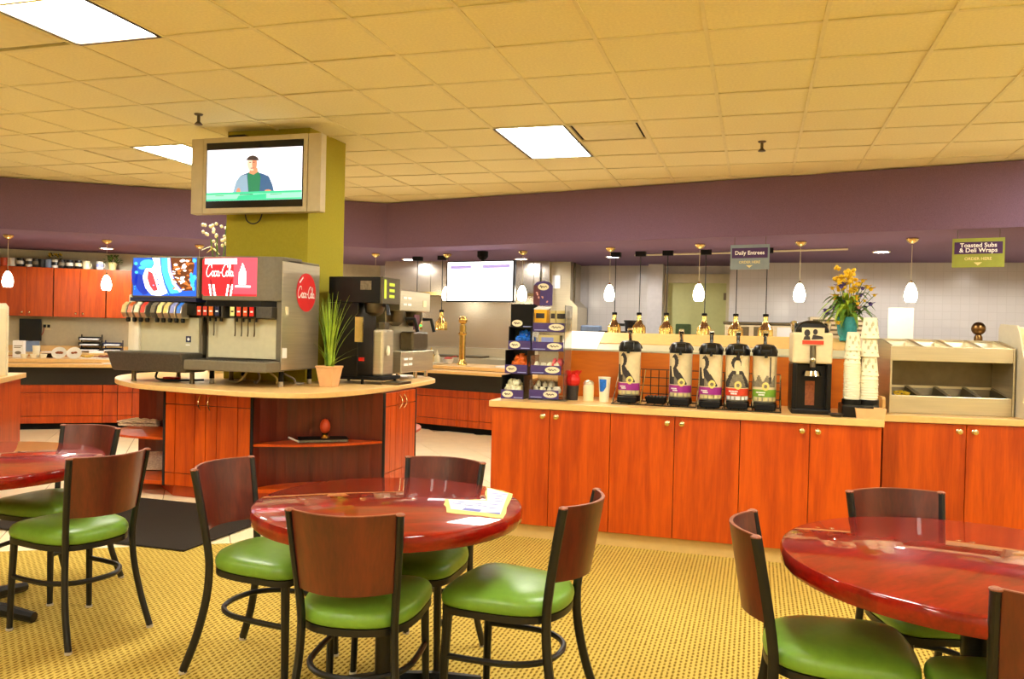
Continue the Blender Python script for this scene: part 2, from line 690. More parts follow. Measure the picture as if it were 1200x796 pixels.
t1 = Vector((0.79, 0.613)).normalized()
t2 = Vector((-t1.y, t1.x))
TW = 0.449
tile_me = None
for i in range(-12, 20):
    for j in range(4, 40):
        c = t1 * (-1.15 + TW * (i + 0.5)) + t2 * (TW * (j + 0.5))
        if c.y < 4.44 + slope * (c.x + 2.91) - 0.4 or c.x > -1.2:
            continue
        if (c - L0).dot(NL) > 0.35 and c.x < -4.8 or (c - L0).dot(NR) > 0.3 and c.x >= -4.8:
            continue
        if not in_view((c.x, c.y, 0), 60):
            continue
        if tile_me is None:
            o = bx(-TW / 2 + 0.003, TW / 2 - 0.003, -TW / 2 + 0.003, TW / 2 - 0.003, 0, 0.006).build('floor_tile', 'floor_tile', floor, bevel=0.002, seg=1)
            tile_me = o.data
        else:
            o = bpy.data.objects.new('floor_tile', tile_me)
            COL.objects.link(o)
            o.parent = floor
        o.location = (c.x, c.y, 0.0005)
        o.rotation_euler = (0, 0, math.atan2(t1.y, t1.x))

G().prism(off(0.9, -8.0, 8.6) + [(3.7, 12.25), (-0.45, 12.25), (-0.45, 12.8), (-6.3, 12.8), (-11.9, 9.0)], 0.002, 0.006).build('kitchen_bounce_floor', 'floor_tile', floor)  # unseen pale floor added to bounce light up to the bulkhead underside

# ceiling: slab, tee grid, tiles
ceil_ = struct(bx(-13, 3.85, -4.0, 13.2, CZ + 0.05, CZ + 0.15).build('ceiling', 'ceiling_tile'))
LIGHTS = [(-4, 3), (-10, 3), (-7, -3), (-1, -3), (4, -3), (4, 3), (-4, -9), (2, -9), (-10, -9), (-13, -3), (-1, -14), (-7, -14)]  # unseen right-hand panel nearest the bulkhead is added to brighten that side
VENTS = [(-3, 3), (-8, -2), (-11, 3)]
used = set()
for i, j in LIGHTS:
    used |= {(i, j), (i, j + 1)}
used |= set(VENTS)
ctile = None
rest = G()
tees = G()
e = 0.012
for i in range(-20, 6):
    x = GX + i * TS
    tees.box(x - e, x + e, -3.9, 10.2, CZ - 0.004, CZ + 0.003)
for j in range(-13, 10):
    y = GY + j * TS
    tees.box(-12.4, 3.74, y - e, y + e, CZ - 0.0035, CZ + 0.003)
tees.build('tee_grid', 'ceiling_tee', ceil_)
for i in range(-20, 6):
    for j in range(-13, 9):
        if (i, j) in used:
            continue
        x0, y0 = GX + i * TS, GY + j * TS
        c = Vector((x0 + TS / 2, y0 + TS / 2))
        near = L0 + (c - L0)
        if (Vector((x0 + TS / 2, y0)) - L0).dot(NL) > 0.3 or (Vector((x0 + TS / 2, y0)) - L0).dot(NR) > 0.3:
            continue
        a = (x0 + 0.006, x0 + TS - 0.006, y0 + 0.006, y0 + TS - 0.006)
        if in_view((c.x, c.y, CZ), 70):
            if ctile is None:
                h = TS / 2 - 0.006
                o = bx(-h, h, -h, h, 0, 0.015).build('ceiling_tile', 'ceiling_tile', ceil_)
                ctile = o.data
            else:
                o = bpy.data.objects.new('ceiling_tile', ctile)
                COL.objects.link(o)
                o.parent = ceil_
            o.location = (c.x, c.y, CZ + 0.0035 + random.choice((0, 0, 0.001, 0.002)))
        else:
            rest.box(*a, CZ + 0.004, CZ + 0.018)
o = rest.build('ceiling_tile_field', 'ceiling_tile', ceil_)
o['kind'] = 'stuff'

# purple bulkhead
bp_ = off(0.0, -8.6, 8.78) + [(3.74, 13.1), (-13, 13.1)]
struct(G().prism(bp_, SZ, CZ - 0.006).build('wall_bulkhead', 'purple_paint'))

# outer walls
struct(bx(-12.4, -12.2, -4.0, 9.6, 0, CZ + 0.04).build('wall_left', 'wall_cream'))
struct(bx(3.75, 3.85, -4.0, 13.2, 0, CZ + 0.04).build('wall_right', 'wall_cream'))
struct(bx(-12.4, 3.85, -4.0, -3.9, 0, CZ + 0.04).build('wall_rear', 'wall_cream'))
# kitchen walls
wk = struct(bx(-8.0, 0.5, 0, 0.1, 0, SZ).build('wall_kitchen_left', 'wall_cream'))
p = PL(0, 3.25)
wk.location = p
wk.rotation_euler = (0, 0, AL)
struct(bx(-6.6, -0.35, 12.9, 13.0, 0, SZ).build('wall_kitchen_back', 'wall_grey'))
struct(bx(-0.40, 3.75, 12.3, 12.4, 0, SZ).build('wall_kitchen_right', 'wall_tile'))
struct(bx(-0.40, -0.30, 12.4, 12.9, 0, SZ).build('wall_kitchen_return', 'wall_cream'))
struct(bx(-1.62, -1.40, 12.55, 12.9, 0, SZ).build('wall_pier', 'wall_grey'))
struct(bx(-2.61, -1.62, 12.86, 12.9, 0, SZ).build('wall_kitchen_tiles', 'wall_tile'))
# door in the back wall
dr = struct(bx(-1.36, -0.44, 12.84, 12.90, 0.0, 2.16).build('door_1', 'door_green', bevel=0.004))
bx(-1.40, -1.34, 12.80, 12.90, 0, 2.30).build('door_frame', 'wall_cream', dr)
bx(-0.46, -0.40, 12.80, 12.90, 0, 2.30).build('door_frame', 'wall_cream', dr)
bx(-1.34, -0.46, 12.80, 12.90, 2.16, 2.30).build('door_frame', 'wall_cream', dr)
for k in range(2):
    bx(-0.50, -0.455, 12.81, 12.842, 1.25 + k * 0.65, 1.36 + k * 0.65).build('hinge', 'steel_dark', dr)

# green column
col_ = struct(bx(-4.46, -3.65, 6.06, 6.68, 0.8955, CZ + 0.01).build('wall_column', 'green_paint', bevel=0.004))


# ------------------------------------------------------------------ ceiling fittings
def troffer(i, j, label, grp):
    x, y = GX + i * TS, GY + j * TS
    t = thing('ceiling_light', label, 'ceiling light', (x + TS / 2, y + TS, CZ - 0.004), 0, grp)
    w2, l2 = TS / 2 - 0.008, TS - 0.008
    g = G()
    for sx in (-1, 1):
        g.box(sx * w2 - 0.013, sx * w2 + 0.013, -l2, l2, 0, 0.03)
    for sy in (-1, 1):
        g.box(-w2, w2, sy * l2 - 0.013, sy * l2 + 0.013, 0, 0.03)
    g.build('frame', 'steel_dark', t)
    bx(-w2 + 0.012, w2 - 0.012, -l2 + 0.012, l2 - 0.012, 0.008, 0.014).build('diffuser', 'troffer_glow', t)


LG = 'ceiling light panels'
for k, (i, j) in enumerate(LIGHTS):
    troffer(i, j, ['white lit ceiling panel between the square vent and the television',
                   'white lit ceiling panel partly behind the television',
                   'large bright ceiling panel above the round table nearest the left counter'][k] if k < 3
            else 'unseen white lit ceiling panel over the out-of-view part of the dining room', LG)


def vent(i, j, label):
    x, y = GX + i * TS + TS / 2, GY + j * TS + TS / 2
    t = thing('ceiling_vent', label, 'vent', (x, y, CZ - 0.005))
    h = TS / 2 - 0.014
    g = G()
    for s_ in (-1, 1):
        g.box(s_ * h - 0.012, s_ * h + 0.012, -h, h, 0, 0.02)
        g.box(-h, h, s_ * h - 0.012, s_ * h + 0.012, 0, 0.02)
    g.build('frame', 'ceiling_tee', t)
    bx(-h, h, -h, h, 0.018, 0.024).build('backing', 'dark_slot', t)
    q = h - 0.055
    g = G()
    g.loft([[(-q, -q, 0.001), (q, -q, 0.001), (q, q, 0.001), (-q, q, 0.001)],
            [(-q - 0.02, -q - 0.02, 0.012), (q + 0.02, -q - 0.02, 0.012), (q + 0.02, q + 0.02, 0.012), (-q - 0.02, q + 0.02, 0.012)]])
    g.build('plaque', 'ceiling_tee', t)


vent(-3, 3, 'square plaque air vent beside the middle ceiling light panel')
vent(-8, -2, 'square plaque air vent beside the largest bright ceiling panel')
vent(-11, 3, 'square plaque air vent beside the ceiling panel behind the television')


def sprinkler(x, y, label):
    t = thing('sprinkler_head', label, 'sprinkler', (x, y, CZ), 0, 'ceiling sprinklers')
    G().lathe([(0.012, -0.055), (0.012, -0.01), (0.03, -0.008), (0.036, 0.002)], 12).build('body', 'steel_dark', t, smooth=SM)
    G().lathe([(0.004, -0.085), (0.032, -0.083), (0.032, -0.079), (0.01, -0.055)], 12).build('deflector', 'steel_dark', t)


# projected positions of the two heads on the ceiling plane
sprinkler(-4.31, 5.48, 'small metal sprinkler head in the ceiling beside the television')
sprinkler(0.0, 7.265, 'small metal sprinkler head in the ceiling above the coffee counter')


# ------------------------------------------------------------------ pendants, heat lamps, downlights
def make_pendant():
    t = thing('pendant_lamp', 'x', 'pendant lamp', (0, 0, SZ), 0, 'egg-shaped glass pendants')
    G().lathe([(0.006, -0.06), (0.022, -0.055), (0.05, -0.035), (0.062, -0.012), (0.058, 0.0)], 16).build('canopy', 'brass_pale', t, smooth=SM)
    G().tube([(0, 0, -0.07), (0, 0, -0.46)], 0.003, 6).build('cord', 'wall_cream', t)
    G().lathe([(0.014, -0.468), (0.016, -0.455), (0.006, -0.44)], 12).build('cap', 'brass', t, smooth=SM)
    pr = [(0.044, -0.665), (0.056, -0.645), (0.063, -0.61), (0.063, -0.585), (0.056, -0.545), (0.044, -0.51), (0.029, -0.48), (0.012, -0.463)]
    G().lathe(pr, 20).build('glass_shade', 'pendant_glow', t, smooth=1.2)
    return t


pend = make_pendant()
PN = [((-9.13, 8.01), 'white egg pendant over the serving counter, closest to the red mug'),
      ((-8.21, 8.67), 'white egg pendant over the serving counter, in front of the potted leafy plant'),
      ((-7.31, 9.36), 'egg pendant whose canopy shows above the cola sign of the soda fountain'),
      ((-5.31, 10.67), 'egg pendant hanging behind the black coffee brewer'),
      ((-4.24, 10.77), 'white egg pendant peeking out beside the menu screen, by the heat lamp'),
      ((-3.01, 10.39), 'white egg pendant behind the header card of the candy display'),
      ((-1.77, 10.02), 'white egg pendant by the wall tiles, next to the first of six heat lamps'),
      ((-0.66, 9.69), 'white egg pendant hanging in front of the pale green door'),
      ((0.44, 9.49), 'white egg pendant between the entree sign and the flower vase'),
      ((1.52, 9.25), 'white egg pendant between the flower vase and the green deli sign')]
for k, ((x, y), lab) in enumerate(PN):
    if k == 0:
        pend.location = (x, y, SZ)
        pend['label'] = lab
    else:
        dup(pend, (x, y, SZ), 0, lab)


def make_heatlamp():
    t = thing('heat_lamp', 'x', 'heat lamp', (0, 0, SZ), 0, 'brass heat lamps over the serving line')
    bx(-0.065, 0.065, -0.05, 0.05, -0.06, 0).build('ceiling_box', 'black_matte', t)
    G().tube([(0, 0, -0.06), (0, 0, -0.80)], 0.006, 6).build('cord', 'cable_black', t)
    G().lathe([(0.034, -0.825), (0.034, -0.795), (0.02, -0.79)], 14).build('collar', 'black_matte', t)
    pr = [(0.088, -1.09), (0.090, -1.075), (0.084, -1.06), (0.082, -0.985), (0.064, -0.955), (0.040, -0.915), (0.029, -0.88), (0.028, -0.825)]
    G().lathe(pr, 20).build('shade', 'brass', t, smooth=0.5)
    g = G()
    for k in range(12):
        a = 2 * PI * k / 12
        c, s_ = math.cos(a), math.sin(a)
        g.tube([(0.085 * c, 0.085 * s_, -1.06), (0.083 * c, 0.083 * s_, -0.985), (0.065 * c, 0.065 * s_, -0.953)], 0.005, 5)
    g.build('ribs', 'brass_pale', t)
    return t


hl = make_heatlamp()
HL = [((-4.89, 11.22), 'brass heat lamp beside the steel coffee brewer'),
      ((-4.44, 11.10), 'brass heat lamp hanging just before the menu screen'),
      ((-1.81, 10.68), 'brass heat lamp above the white sheet end of the ledge, first of six'),
      ((-1.47, 10.58), 'brass heat lamp second of six from the white sheet, by the black pot'),
      ((-1.11, 10.48), 'brass heat lamp third of six from the white sheet, by the white pier'),
      ((-0.63, 10.39), 'brass heat lamp in front of the pale green door'),
      ((-0.25, 10.30), 'brass heat lamp under the daily entrees sign, nearer the green door'),
      ((0.10, 10.20), 'brass heat lamp under the daily entrees sign, nearer the flower vase')]
for k, ((x, y), lab) in enumerate(HL):
    if k == 0:
        hl.location = (x, y, SZ)
        hl['label'] = lab
    else:
        dup(hl, (x, y, SZ), 0, lab)


def make_down():
    t = thing('recessed_light', 'x', 'downlight', (0, 0, SZ), 0, 'recessed kitchen downlights')
    G().lathe([(0.075, -0.004), (0.10, -0.012), (0.105, -0.004), (0.105, 0.0)], 20).build('trim_ring', 'wall_cream', t, smooth=SM)
    G().lathe([(0.08, -0.006), (0.08, -0.002)], 20).build('lens', 'down_glow', t)
    return t


def beam(parent, power):
    l = bpy.data.lights.new('downlight_beam', 'SPOT')
    l.energy = power
    l.spot_size = 3.02
    l.spot_blend = 0.25
    l.shadow_soft_size = 0.05
    l.color = (1.0, 0.95, 0.88)
    o_ = bpy.data.objects.new('downlight_beam', l)
    COL.objects.link(o_)
    o_.parent = parent
    o_.location = (0, 0, -0.03)


dl_ = make_down()
DN = [((-9.21, 9.72), 'round downlight above the upper cabinets, by the leafy plant'),
      ((-5.24, 11.65), 'round downlight at the coffee brewer end of the steel hood'),
      ((-3.39, 11.61), 'round downlight at the candy display end of the steel hood'),
      ((-1.96, 11.30), 'round downlight behind the pendant by the wall tiles'),
      ((1.42, 10.70), 'round downlight above the flower vase'),
      ((-7.2, 11.0), 'round downlight hidden behind the television'),
      ((3.1, 10.35), 'round downlight behind the green deli sign')]
BEAMS = []
for k, ((x, y), lab) in enumerate(DN):
    if k == 0:
        dl_.location = (x, y, SZ)
        dl_['label'] = lab
        d_ = dl_
    else:
        d_ = dup(dl_, (x, y, SZ), 0, lab)
    BEAMS.append(d_)
for d_, f_ in zip(BEAMS, (1.7, 0.65, 0.6, 1.5, 1.7, 1.7, 1.7)):
    beam(d_, DOWN_W * f_)

# conduit strips on the bulkhead underside
for (a, b_) in (((-1.6, 10.95), (-0.3, 10.65)), ((-0.2, 10.55), (1.0, 10.25))):
    tag(G().tube([(a[0], a[1], SZ - 0.012), (b_[0], b_[1], SZ - 0.012)], 0.012, 6).build('track_strip', 'wall_cream'),
        'thin pale track strip on the underside of the bulkhead', 'track', 'thin track strips')


# ------------------------------------------------------------------ signs
def hang_sign(s, name, label, lines, board, sub, wd, ht):
    x, y, z = PR(s, 0.10, 2.35)
    t = thing(name, label, 'sign', (x, y, z - ht), AR)
    bx(-wd / 2, wd / 2, -0.006, 0.006, 0, ht).build('board', board, t)
    for sx in (-1, 1):
        G().tube([(sx * wd * 0.4, 0, ht), (sx * wd * 0.4, 0, ht + SZ - 2.35)], 0.003, 5).build('hanger', 'steel_dark', t)
    x0 = wd * 0.46
    bx(-x0, x0, -0.010, -0.006, ht * 0.46, ht * 0.87).build('band', 'sign_purple', t)
    R_ = (PI / 2, 0, 0)
    text_mesh('lettering', lines, 0.058 if '\n' not in lines else 0.056, 'print_white', t, (0, -0.0115, ht * 0.665), R_, bold=0.0012, line=0.85)
    text_mesh('small_lettering', sub, 0.038, 'print_cream', t, (0, -0.0085, ht * 0.29), R_, bold=0.0008)
    flat_poly('arrow', [[(-0.035, ht * 0.17), (0, ht * 0.06), (0.035, ht * 0.17)][::-1]], lambda u, v: (u, -0.0085, v), 'print_cream', t)


hang_sign(4.83, 'hanging_sign', 'blue-grey hanging sign with a purple band reading Daily Entrees', 'Daily Entrees', 'sign_bluegrey', 'ORDER HERE', 0.41, 0.265)
hang_sign(6.95, 'hanging_sign', 'green hanging sign with a purple band reading Toasted Subs & Deli Wraps', 'Toasted Subs\n& Deli Wraps', 'sign_green', 'ORDER HERE', 0.43, 0.275)

# ------------------------------------------------------------------ serving counter under the bulkhead
def wt_poly(o0, o1, s0, s1):
    return off(o0, s0, s1) + off(o1, s0, s1)[::-1]


tag(G().prism(wt_poly(0.06, 0.86, -6.0, 7.5), 0.842, 0.885).build('serving_worktop', 'laminate', bevel=0.004),
    'long pale laminate worktop bending along the serving line', 'worktop')
tag(G().prism(wt_poly(-0.20, 0.075, -6.0, 7.5), 0.798, 0.838).build('tray_rail', 'laminate_edge', bevel=0.006),
    'pale laminate tray rail in front of the bending serving worktop', 'tray rail')


def base_run(P0, ang, s0, s1, label):
    t = thing('serving_counter', label, 'counter', P0, ang)
    bx(s0, s1, 0.20, 0.80, 0.09, 0.842).build('body', 'gap_black', t)
    bx(s0, s1, 0.25, 0.78, 0.0, 0.09).build('toe_kick', 'black_matte', t)
    bx(s0, s1, 0.175, 0.20, 0.565, 0.80).build('granite_band', 'granite', t)
    x = s0
    wds = [1.05, 0.17, 0.17]
    k = 0
    while x < s1 - 0.05:
        wd = min(wds[k % 3], s1 - x)
        for z0, z1 in ((0.09, 0.175), (0.182, 0.465), (0.472, 0.562)):
            bx(x + 0.004, x + wd - 0.004, 0.17, 0.20, z0, z1).build('panel', 'cherry', t)
        x += wd
        k += 1


base_run((L0.x, L0.y, 0), AL, -5.9, -0.02, 'cherry panelled serving counter with granite band, in front of the upper cabinets')
base_run((L0.x, L0.y, 0), AR, 0.05, 7.4, 'cherry panelled serving counter with granite band, under the steel hood')

# upper cabinets on the left kitchen wall
for k, (s0, s1) in enumerate(((-6.10, -5.37), (-5.36, -4.64), (-4.63, -3.91), (-3.90, -3.18))):
    x, y, z = PL(0, 2.90)
    t = thing('wall_cabinet', 'x', 'cabinet', (x, y, 1.40), AL, 'cherry wall cabinets')
    t['label'] = ['cherry wall cabinet at the far end from the leafy plant',
                  'two-door cherry wall cabinet under the red and white mugs',
                  'two-door cherry wall cabinet under the row of black mugs',
                  'two-door cherry wall cabinet under the potted leafy plant'][k]
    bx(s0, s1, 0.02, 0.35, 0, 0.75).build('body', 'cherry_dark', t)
    m = (s0 + s1) / 2
    for a, b_, kx in ((s0 + 0.004, m - 0.003, m - 0.05), (m + 0.003, s1 - 0.004, m + 0.05)):
        d = bx(a, b_, 0, 0.02, 0.004, 0.746).build('door', 'cherry', t, bevel=0.002)
        G().sphere((kx, -0.02, 0.06), 0.018, 10, 6).build('knob', 'knob_nickel', d, smooth=SM)

# back counter under the upper cabinets
x, y, z = PL(0, 2.60)
t = thing('back_counter', 'low cherry counter with pale top along the wall under the upper cabinets', 'counter', (x, y, 0), AL)
bx(-6.1, -2.2, 0.04, 0.64, 0.0, 0.82).build('body', 'cherry', t)
bx(-6.1, -2.2, 0.0, 0.64, 0.82, 0.86).build('worktop', 'laminate', t, bevel=0.004)
bx(-6.1, -2.2, 0.62, 0.64, 0.86, 0.95).build('backsplash', 'laminate', t)


# mugs on the wall cabinets
def make_mug(nm, body, lab, s, o, band=None, wd=0.05, ht=0.125):
    x, y, z = PL(s, o, 2.15)
    t = thing('mug', lab, 'mug', (x, y, z), AL, 'mugs on top of the wall cabinets')
    G().lathe([(wd * 0.92, 0), (wd, 0.008), (wd, ht), (wd - 0.006, ht), (wd - 0.008, 0.012), (0.001, 0.01)], 16).build('cup', body, t, smooth=SM)
    G().tube([(wd * 0.95 + 0.028 * math.sin(a) - 0.002, 0, ht * 0.5 - 0.032 * math.cos(a)) for a in [PI * i / 8 for i in range(9)]], 0.006, 6).build('handle', body, t, smooth=SM)
    if band:
        G().lathe([(wd + 0.0008, ht * 0.3), (wd + 0.0008, ht * 0.7)], 16).build('band', band, t, smooth=SM)
    return t


MG = [(-5.32, 'mug_red', None, 'orange-red mug on the cabinets'), (-5.21, 'mug_white', None, 'white mug next to the orange-red mug'),
      (-5.10, 'mug_black', 'mug_white', 'black mug with a white band, close to the red mug'), (-4.98, 'mug_white', 'mug_black', 'white mug with a dark band on the cabinets'),
      (-4.89, 'mug_black', 'ink_mid', 'black mug with grey print, left of the yellow flowers'), (-4.81, 'mug_black', None, 'plain black mug beside the yellow flowers'),
      (-4.72, 'blue_tray', None, 'grey-blue mug beside the yellow flowers'), (-4.63, 'mug_white', 'mug_black', 'white mug with a black band, before the yellow flowers'),
      (-4.54, 'mug_black', 'ink_mid', 'black mug with grey print, right of the yellow flowers'), (-4.43, 'mug_black', 'mug_white', 'black mug with white print between two dark mugs'),
      (-4.31, 'mug_black', 'cream_plastic', 'black mug with cream print next to the cream mug'), (-4.20, 'cream_plastic', None, 'cream mug on the cabinets'),
      (-4.01, 'mug_white', 'print_blue', 'white mug with blue print beside the potted leafy plant'), (-5.43, 'mug_white', None, 'white mug on the cabinets, end of the row')]
for s, b_, bd, lab in MG:
    make_mug('mug', b_, lab, s, 2.965, bd)


def leaf_cluster(g, c, rad, n, size, rnd, flat=1.0):
    for _ in range(n):
        a, bb = rnd.uniform(0, 2 * PI), rnd.uniform(-0.3, 1.2)
        r_ = rad * rnd.uniform(0.5, 1.0)
        p = Vector((c[0] + r_ * math.cos(a) * math.cos(bb), c[1] + r_ * math.sin(a) * math.cos(bb), c[2] + r_ * math.sin(bb) * flat))
        d = Vector((math.cos(a), math.sin(a), rnd.uniform(-0.4, 0.9))).normalized()
        u = d.cross(Vector((0, 0, 1))).normalized() * size * 0.28
        s_ = size * rnd.uniform(0.7, 1.3)
        m = p + d * s_ * 0.5 + Vector((0, 0, 0.1 * s_))
        g.add([p, m + u, p + d * s_, m - u], [(0, 1, 2, 3)])


rnd = random.Random(3)
x, y, z = PL(-4.68, 3.12, 2.15)
t = thing('potted_flowers', 'small pot of yellow flowers among the mugs on the cabinets', 'plant', (x, y, z), AL)
G().lathe([(0.04, 0), (0.055, 0.09), (0.05, 0.09), (0.035, 0.01)], 14).build('pot', 'black_plastic', t, smooth=SM)
g = G()
leaf_cluster(g, (0, 0, 0.12), 0.10, 40, 0.05, rnd)
g.build('leaves', 'leaf_dark', t)
g = G()
for _ in range(14):
    a = rnd.uniform(0, 2 * PI)
    g.sphere((0.11 * math.cos(a) * rnd.uniform(.3, 1), 0.06 * math.sin(a), 0.17 + rnd.uniform(0, 0.06)), 0.014, 6, 4)
g.build('blossoms', 'petal_yellow', t)['kind'] = 'stuff'
x, y, z = PL(-3.84, 3.03, 2.15)
t = thing('potted_plant', 'leafy green plant in a pale pot at the end of the mug row', 'plant', (x, y, z), AL)
G().lathe([(0.05, 0), (0.07, 0.12), (0.06, 0.12), (0.045, 0.01)], 14).build('pot', 'tan_card', t, smooth=SM)
g = G()
leaf_cluster(g, (0, 0, 0.13), 0.12, 90, 0.06, rnd)
g.build('leaves', 'leaf_green', t)

# things on the left serving worktop
Z8 = 0.885


def place(fn, s, o, z=Z8, left=True):
    return PL(s, o, z) if left else PR(s, o, z)


def rot_l(left=True):
    return AL if left else AR


x, y, z = PL(-4.45, 0.42, Z8)
t = thing('paper_box', 'white printed paper carton at the end of the serving worktop', 'box', (x, y, z), AL)
bx(-0.06, 0.06, -0.05, 0.05, 0, 0.21).build('carton', 'white_paper', t, bevel=0.003)
flat_poly('print', [ell(0, 0.06, 0.035, 0.02), [(-0.045, 0.14), (0.045, 0.14), (0.045, 0.15), (-0.045, 0.15)], [(-0.045, 0.12), (0.03, 0.12), (0.03, 0.13), (-0.045, 0.13)]],
          lambda u, v: (u, -0.051, v), 'ink_mid', t)
x, y, z = PL(-4.26, 0.42, Z8)
tag(G().lathe([(0.035, 0), (0.045, 0.15), (0.041, 0.15), (0.032, 0.006), (0.001, 0.005)], 14).build('foam_cup', 'cup_paper', None, smooth=SM, loc=(x, y, z)),
    'white foam cup upright beside the printed paper carton', 'cup')
for k in range(3):
    x, y, z = PL(-4.36 + 0.1 * k, 0.28 + 0.02 * k, Z8)
    tag(G().lathe([(0.03, 0), (0.045, 0.05), (0.04, 0.05), (0.028, 0.006), (0.001, 0.005)], 14).build('foam_bowl', 'cup_paper', None, smooth=SM, loc=(x, y, z)),
        'low white foam bowl in front of the foam cup', 'bowl', 'foam bowls by the carton')
x, y, z = PL(-4.13, 0.45, Z8)
tag(G().lathe([(0.05, 0), (0.085, 0.05), (0.078, 0.05), (0.045, 0.006), (0.001, 0.005)], 18).build('black_bowl', 'black_plastic', None, smooth=SM, loc=(x, y, z)),
    'shallow black bowl on the serving worktop', 'bowl')
for k, (s, lab) in enumerate(((-3.98, 'oval white plate with meat slices, leaning on the serving worktop near the black bowl'),
                              (-3.81, 'oval white plate with a roll, leaning on the serving worktop by the food trays'))):
    x, y, z = PL(s, 0.30, Z8 + 0.005)
    t = thing('dinner_plate', lab, 'plate', (x, y, z), AL, 'sample plates on the serving worktop')
    M = Matrix.Translation((0, 0, 0.055)) @ Matrix.Rotation(1.0, 4, 'X')
    g = G().lathe([(0.05, 0), (0.06, 0.004), (0.085, 0.014), (0.085, 0.018), (0.055, 0.008), (0.001, 0.007)], 22)
    g.v = [tuple(M @ Vector(q)) for q in g.v]
    g.build('dish', 'mug_white', t, smooth=SM)
    g = G()
    for q in range(5 if k == 0 else 2):
        g.sphere((-0.02 + 0.012 * q if k == 0 else -0.015 + 0.03 * q, 0.006 * (q % 2), 0.018), 0.018, 8, 5, (1.2, 0.8, 0.5))
    g.v = [tuple(M @ Vector(q)) for q in g.v]
    g.build('food', 'food_brown', t, smooth=SM)
for k, s in enumerate((-3.66, -3.47, -3.28)):
    x, y, z = PL(s, 0.33, Z8)
    t = thing('food_tray', 'shallow tray of yellow chips and bread on the serving worktop', 'tray', (x, y, z), AL, 'food trays beside the plates')
    bx(-0.09, 0.09, -0.08, 0.08, 0, 0.012).build('tray', 'mug_white', t, bevel=0.003)
    g = G()
    for q in range(12):
        g.sphere((rnd.uniform(-0.07, 0.07), rnd.uniform(-0.06, 0.06), 0.022 + rnd.uniform(0, 0.015)), 0.02, 7, 5, (1.3, 0.8, 0.6))
    g.build('food', 'food_yellow' if k != 1 else 'food_brown', t, smooth=SM)
x, y, z = PL(-3.35, -0.08, 0.838)
tag(G().lathe([(0.05, 0), (0.085, 0.008), (0.085, 0.011), (0.04, 0.006), (0.001, 0.005)], 20).build('side_plate', 'mug_white', None, smooth=SM, loc=(x, y, z)),
    'small white plate lying on the tray rail', 'plate')
# back counter things
x, y, z = PL(-5.0, 3.17, 0.86)
t = thing('computer_monitor', 'black monitor on the back counter below the wall cabinets', 'monitor', (x, y, z), AL)
bx(-0.15, 0.15, -0.02, 0.02, 0.16, 0.50).build('panel', 'black_plastic', t, bevel=0.005)
bx(-0.03, 0.03, -0.015, 0.015, 0.01, 0.18).build('stand', 'navy_plastic', t)
bx(-0.12, 0.14, -0.10, 0.05, 0, 0.015).build('base', 'navy_plastic', t)
bx(-0.13, 0.15, -0.12, -0.10, 0, 0.16).build('blue_folder', 'blue_tray', t)
x, y, z = PL(-4.79, 3.24, 1.19)
t = thing('wall_outlet', 'wall outlet with plugged-in cords beside the monitor', 'outlet', (x, y, z), AL)
bx(-0.06, 0.06, -0.006, 0.008, 0, 0.11).build('plate', 'cream_plastic', t)
for sx in (-1, 1):
    bx(sx * 0.028 - 0.018, sx * 0.028 + 0.018, -0.03, -0.006, 0.04, 0.085).build('plug', 'black_plastic', t)
G().tube(smooth_path([(-0.03, -0.03, 0.04), (-0.05, -0.03, -0.05), (-0.1, -0.03, -0.12), (-0.14, -0.02, -0.16)], 5), 0.006, 6).build('cord', 'sauce_red', t)
for k, (s, wd, n_, mt_, lab) in enumerate(((-4.13, 0.30, 3, 'black_plastic', 'black stacking letter tray holding papers on the back counter'),
                                           (-3.81, 0.26, 2, 'navy_plastic', 'navy stacking letter tray holding papers on the back counter'))):
    x, y, z = PL(s, 3.0, 0.86)
    t = thing('letter_tray', lab, 'tray', (x, y, z), AL)
    for q in range(n_):
        z0 = 0.02 + q * 0.085
        g = bx(-wd / 2, wd / 2, -0.1, 0.14, z0, z0 + 0.006)
        g.box(-wd / 2, -wd / 2 + 0.006, -0.1, 0.14, z0, z0 + 0.05).box(wd / 2 - 0.006, wd / 2, -0.1, 0.14, z0, z0 + 0.05).box(-wd / 2, wd / 2, 0.134, 0.14, z0, z0 + 0.05)
        g.build('shelf', mt_, t)
        bx(-wd / 2 + 0.02, wd / 2 - 0.02, -0.11, 0.12, z0 + 0.006, z0 + 0.025).build('paper_stack', 'white_paper', t)
    g = G()
    for sx in (-1, 1):
        g.box(sx * (wd / 2 - 0.006) - 0.006, sx * (wd / 2 - 0.006) + 0.006, 0.10, 0.13, 0, 0.02 + n_ * 0.085)
    g.build('post', mt_, t)
for k, s in enumerate((-4.62, -4.45, -4.0)):
    x, y, z = PL(s, 2.75, 0.86)
    tag(bx(-0.1, 0.1, -0.07, 0.07, 0, 0.012 + 0.01 * k).build('paper_pile', 'white_paper', None, loc=(x, y, z), rz=AL + 0.2 * (k - 1)),
        ['loose papers on the back counter nearest the monitor', 'loose papers on the back counter', 'pile of papers on the back counter before the letter trays'][k], 'paper')

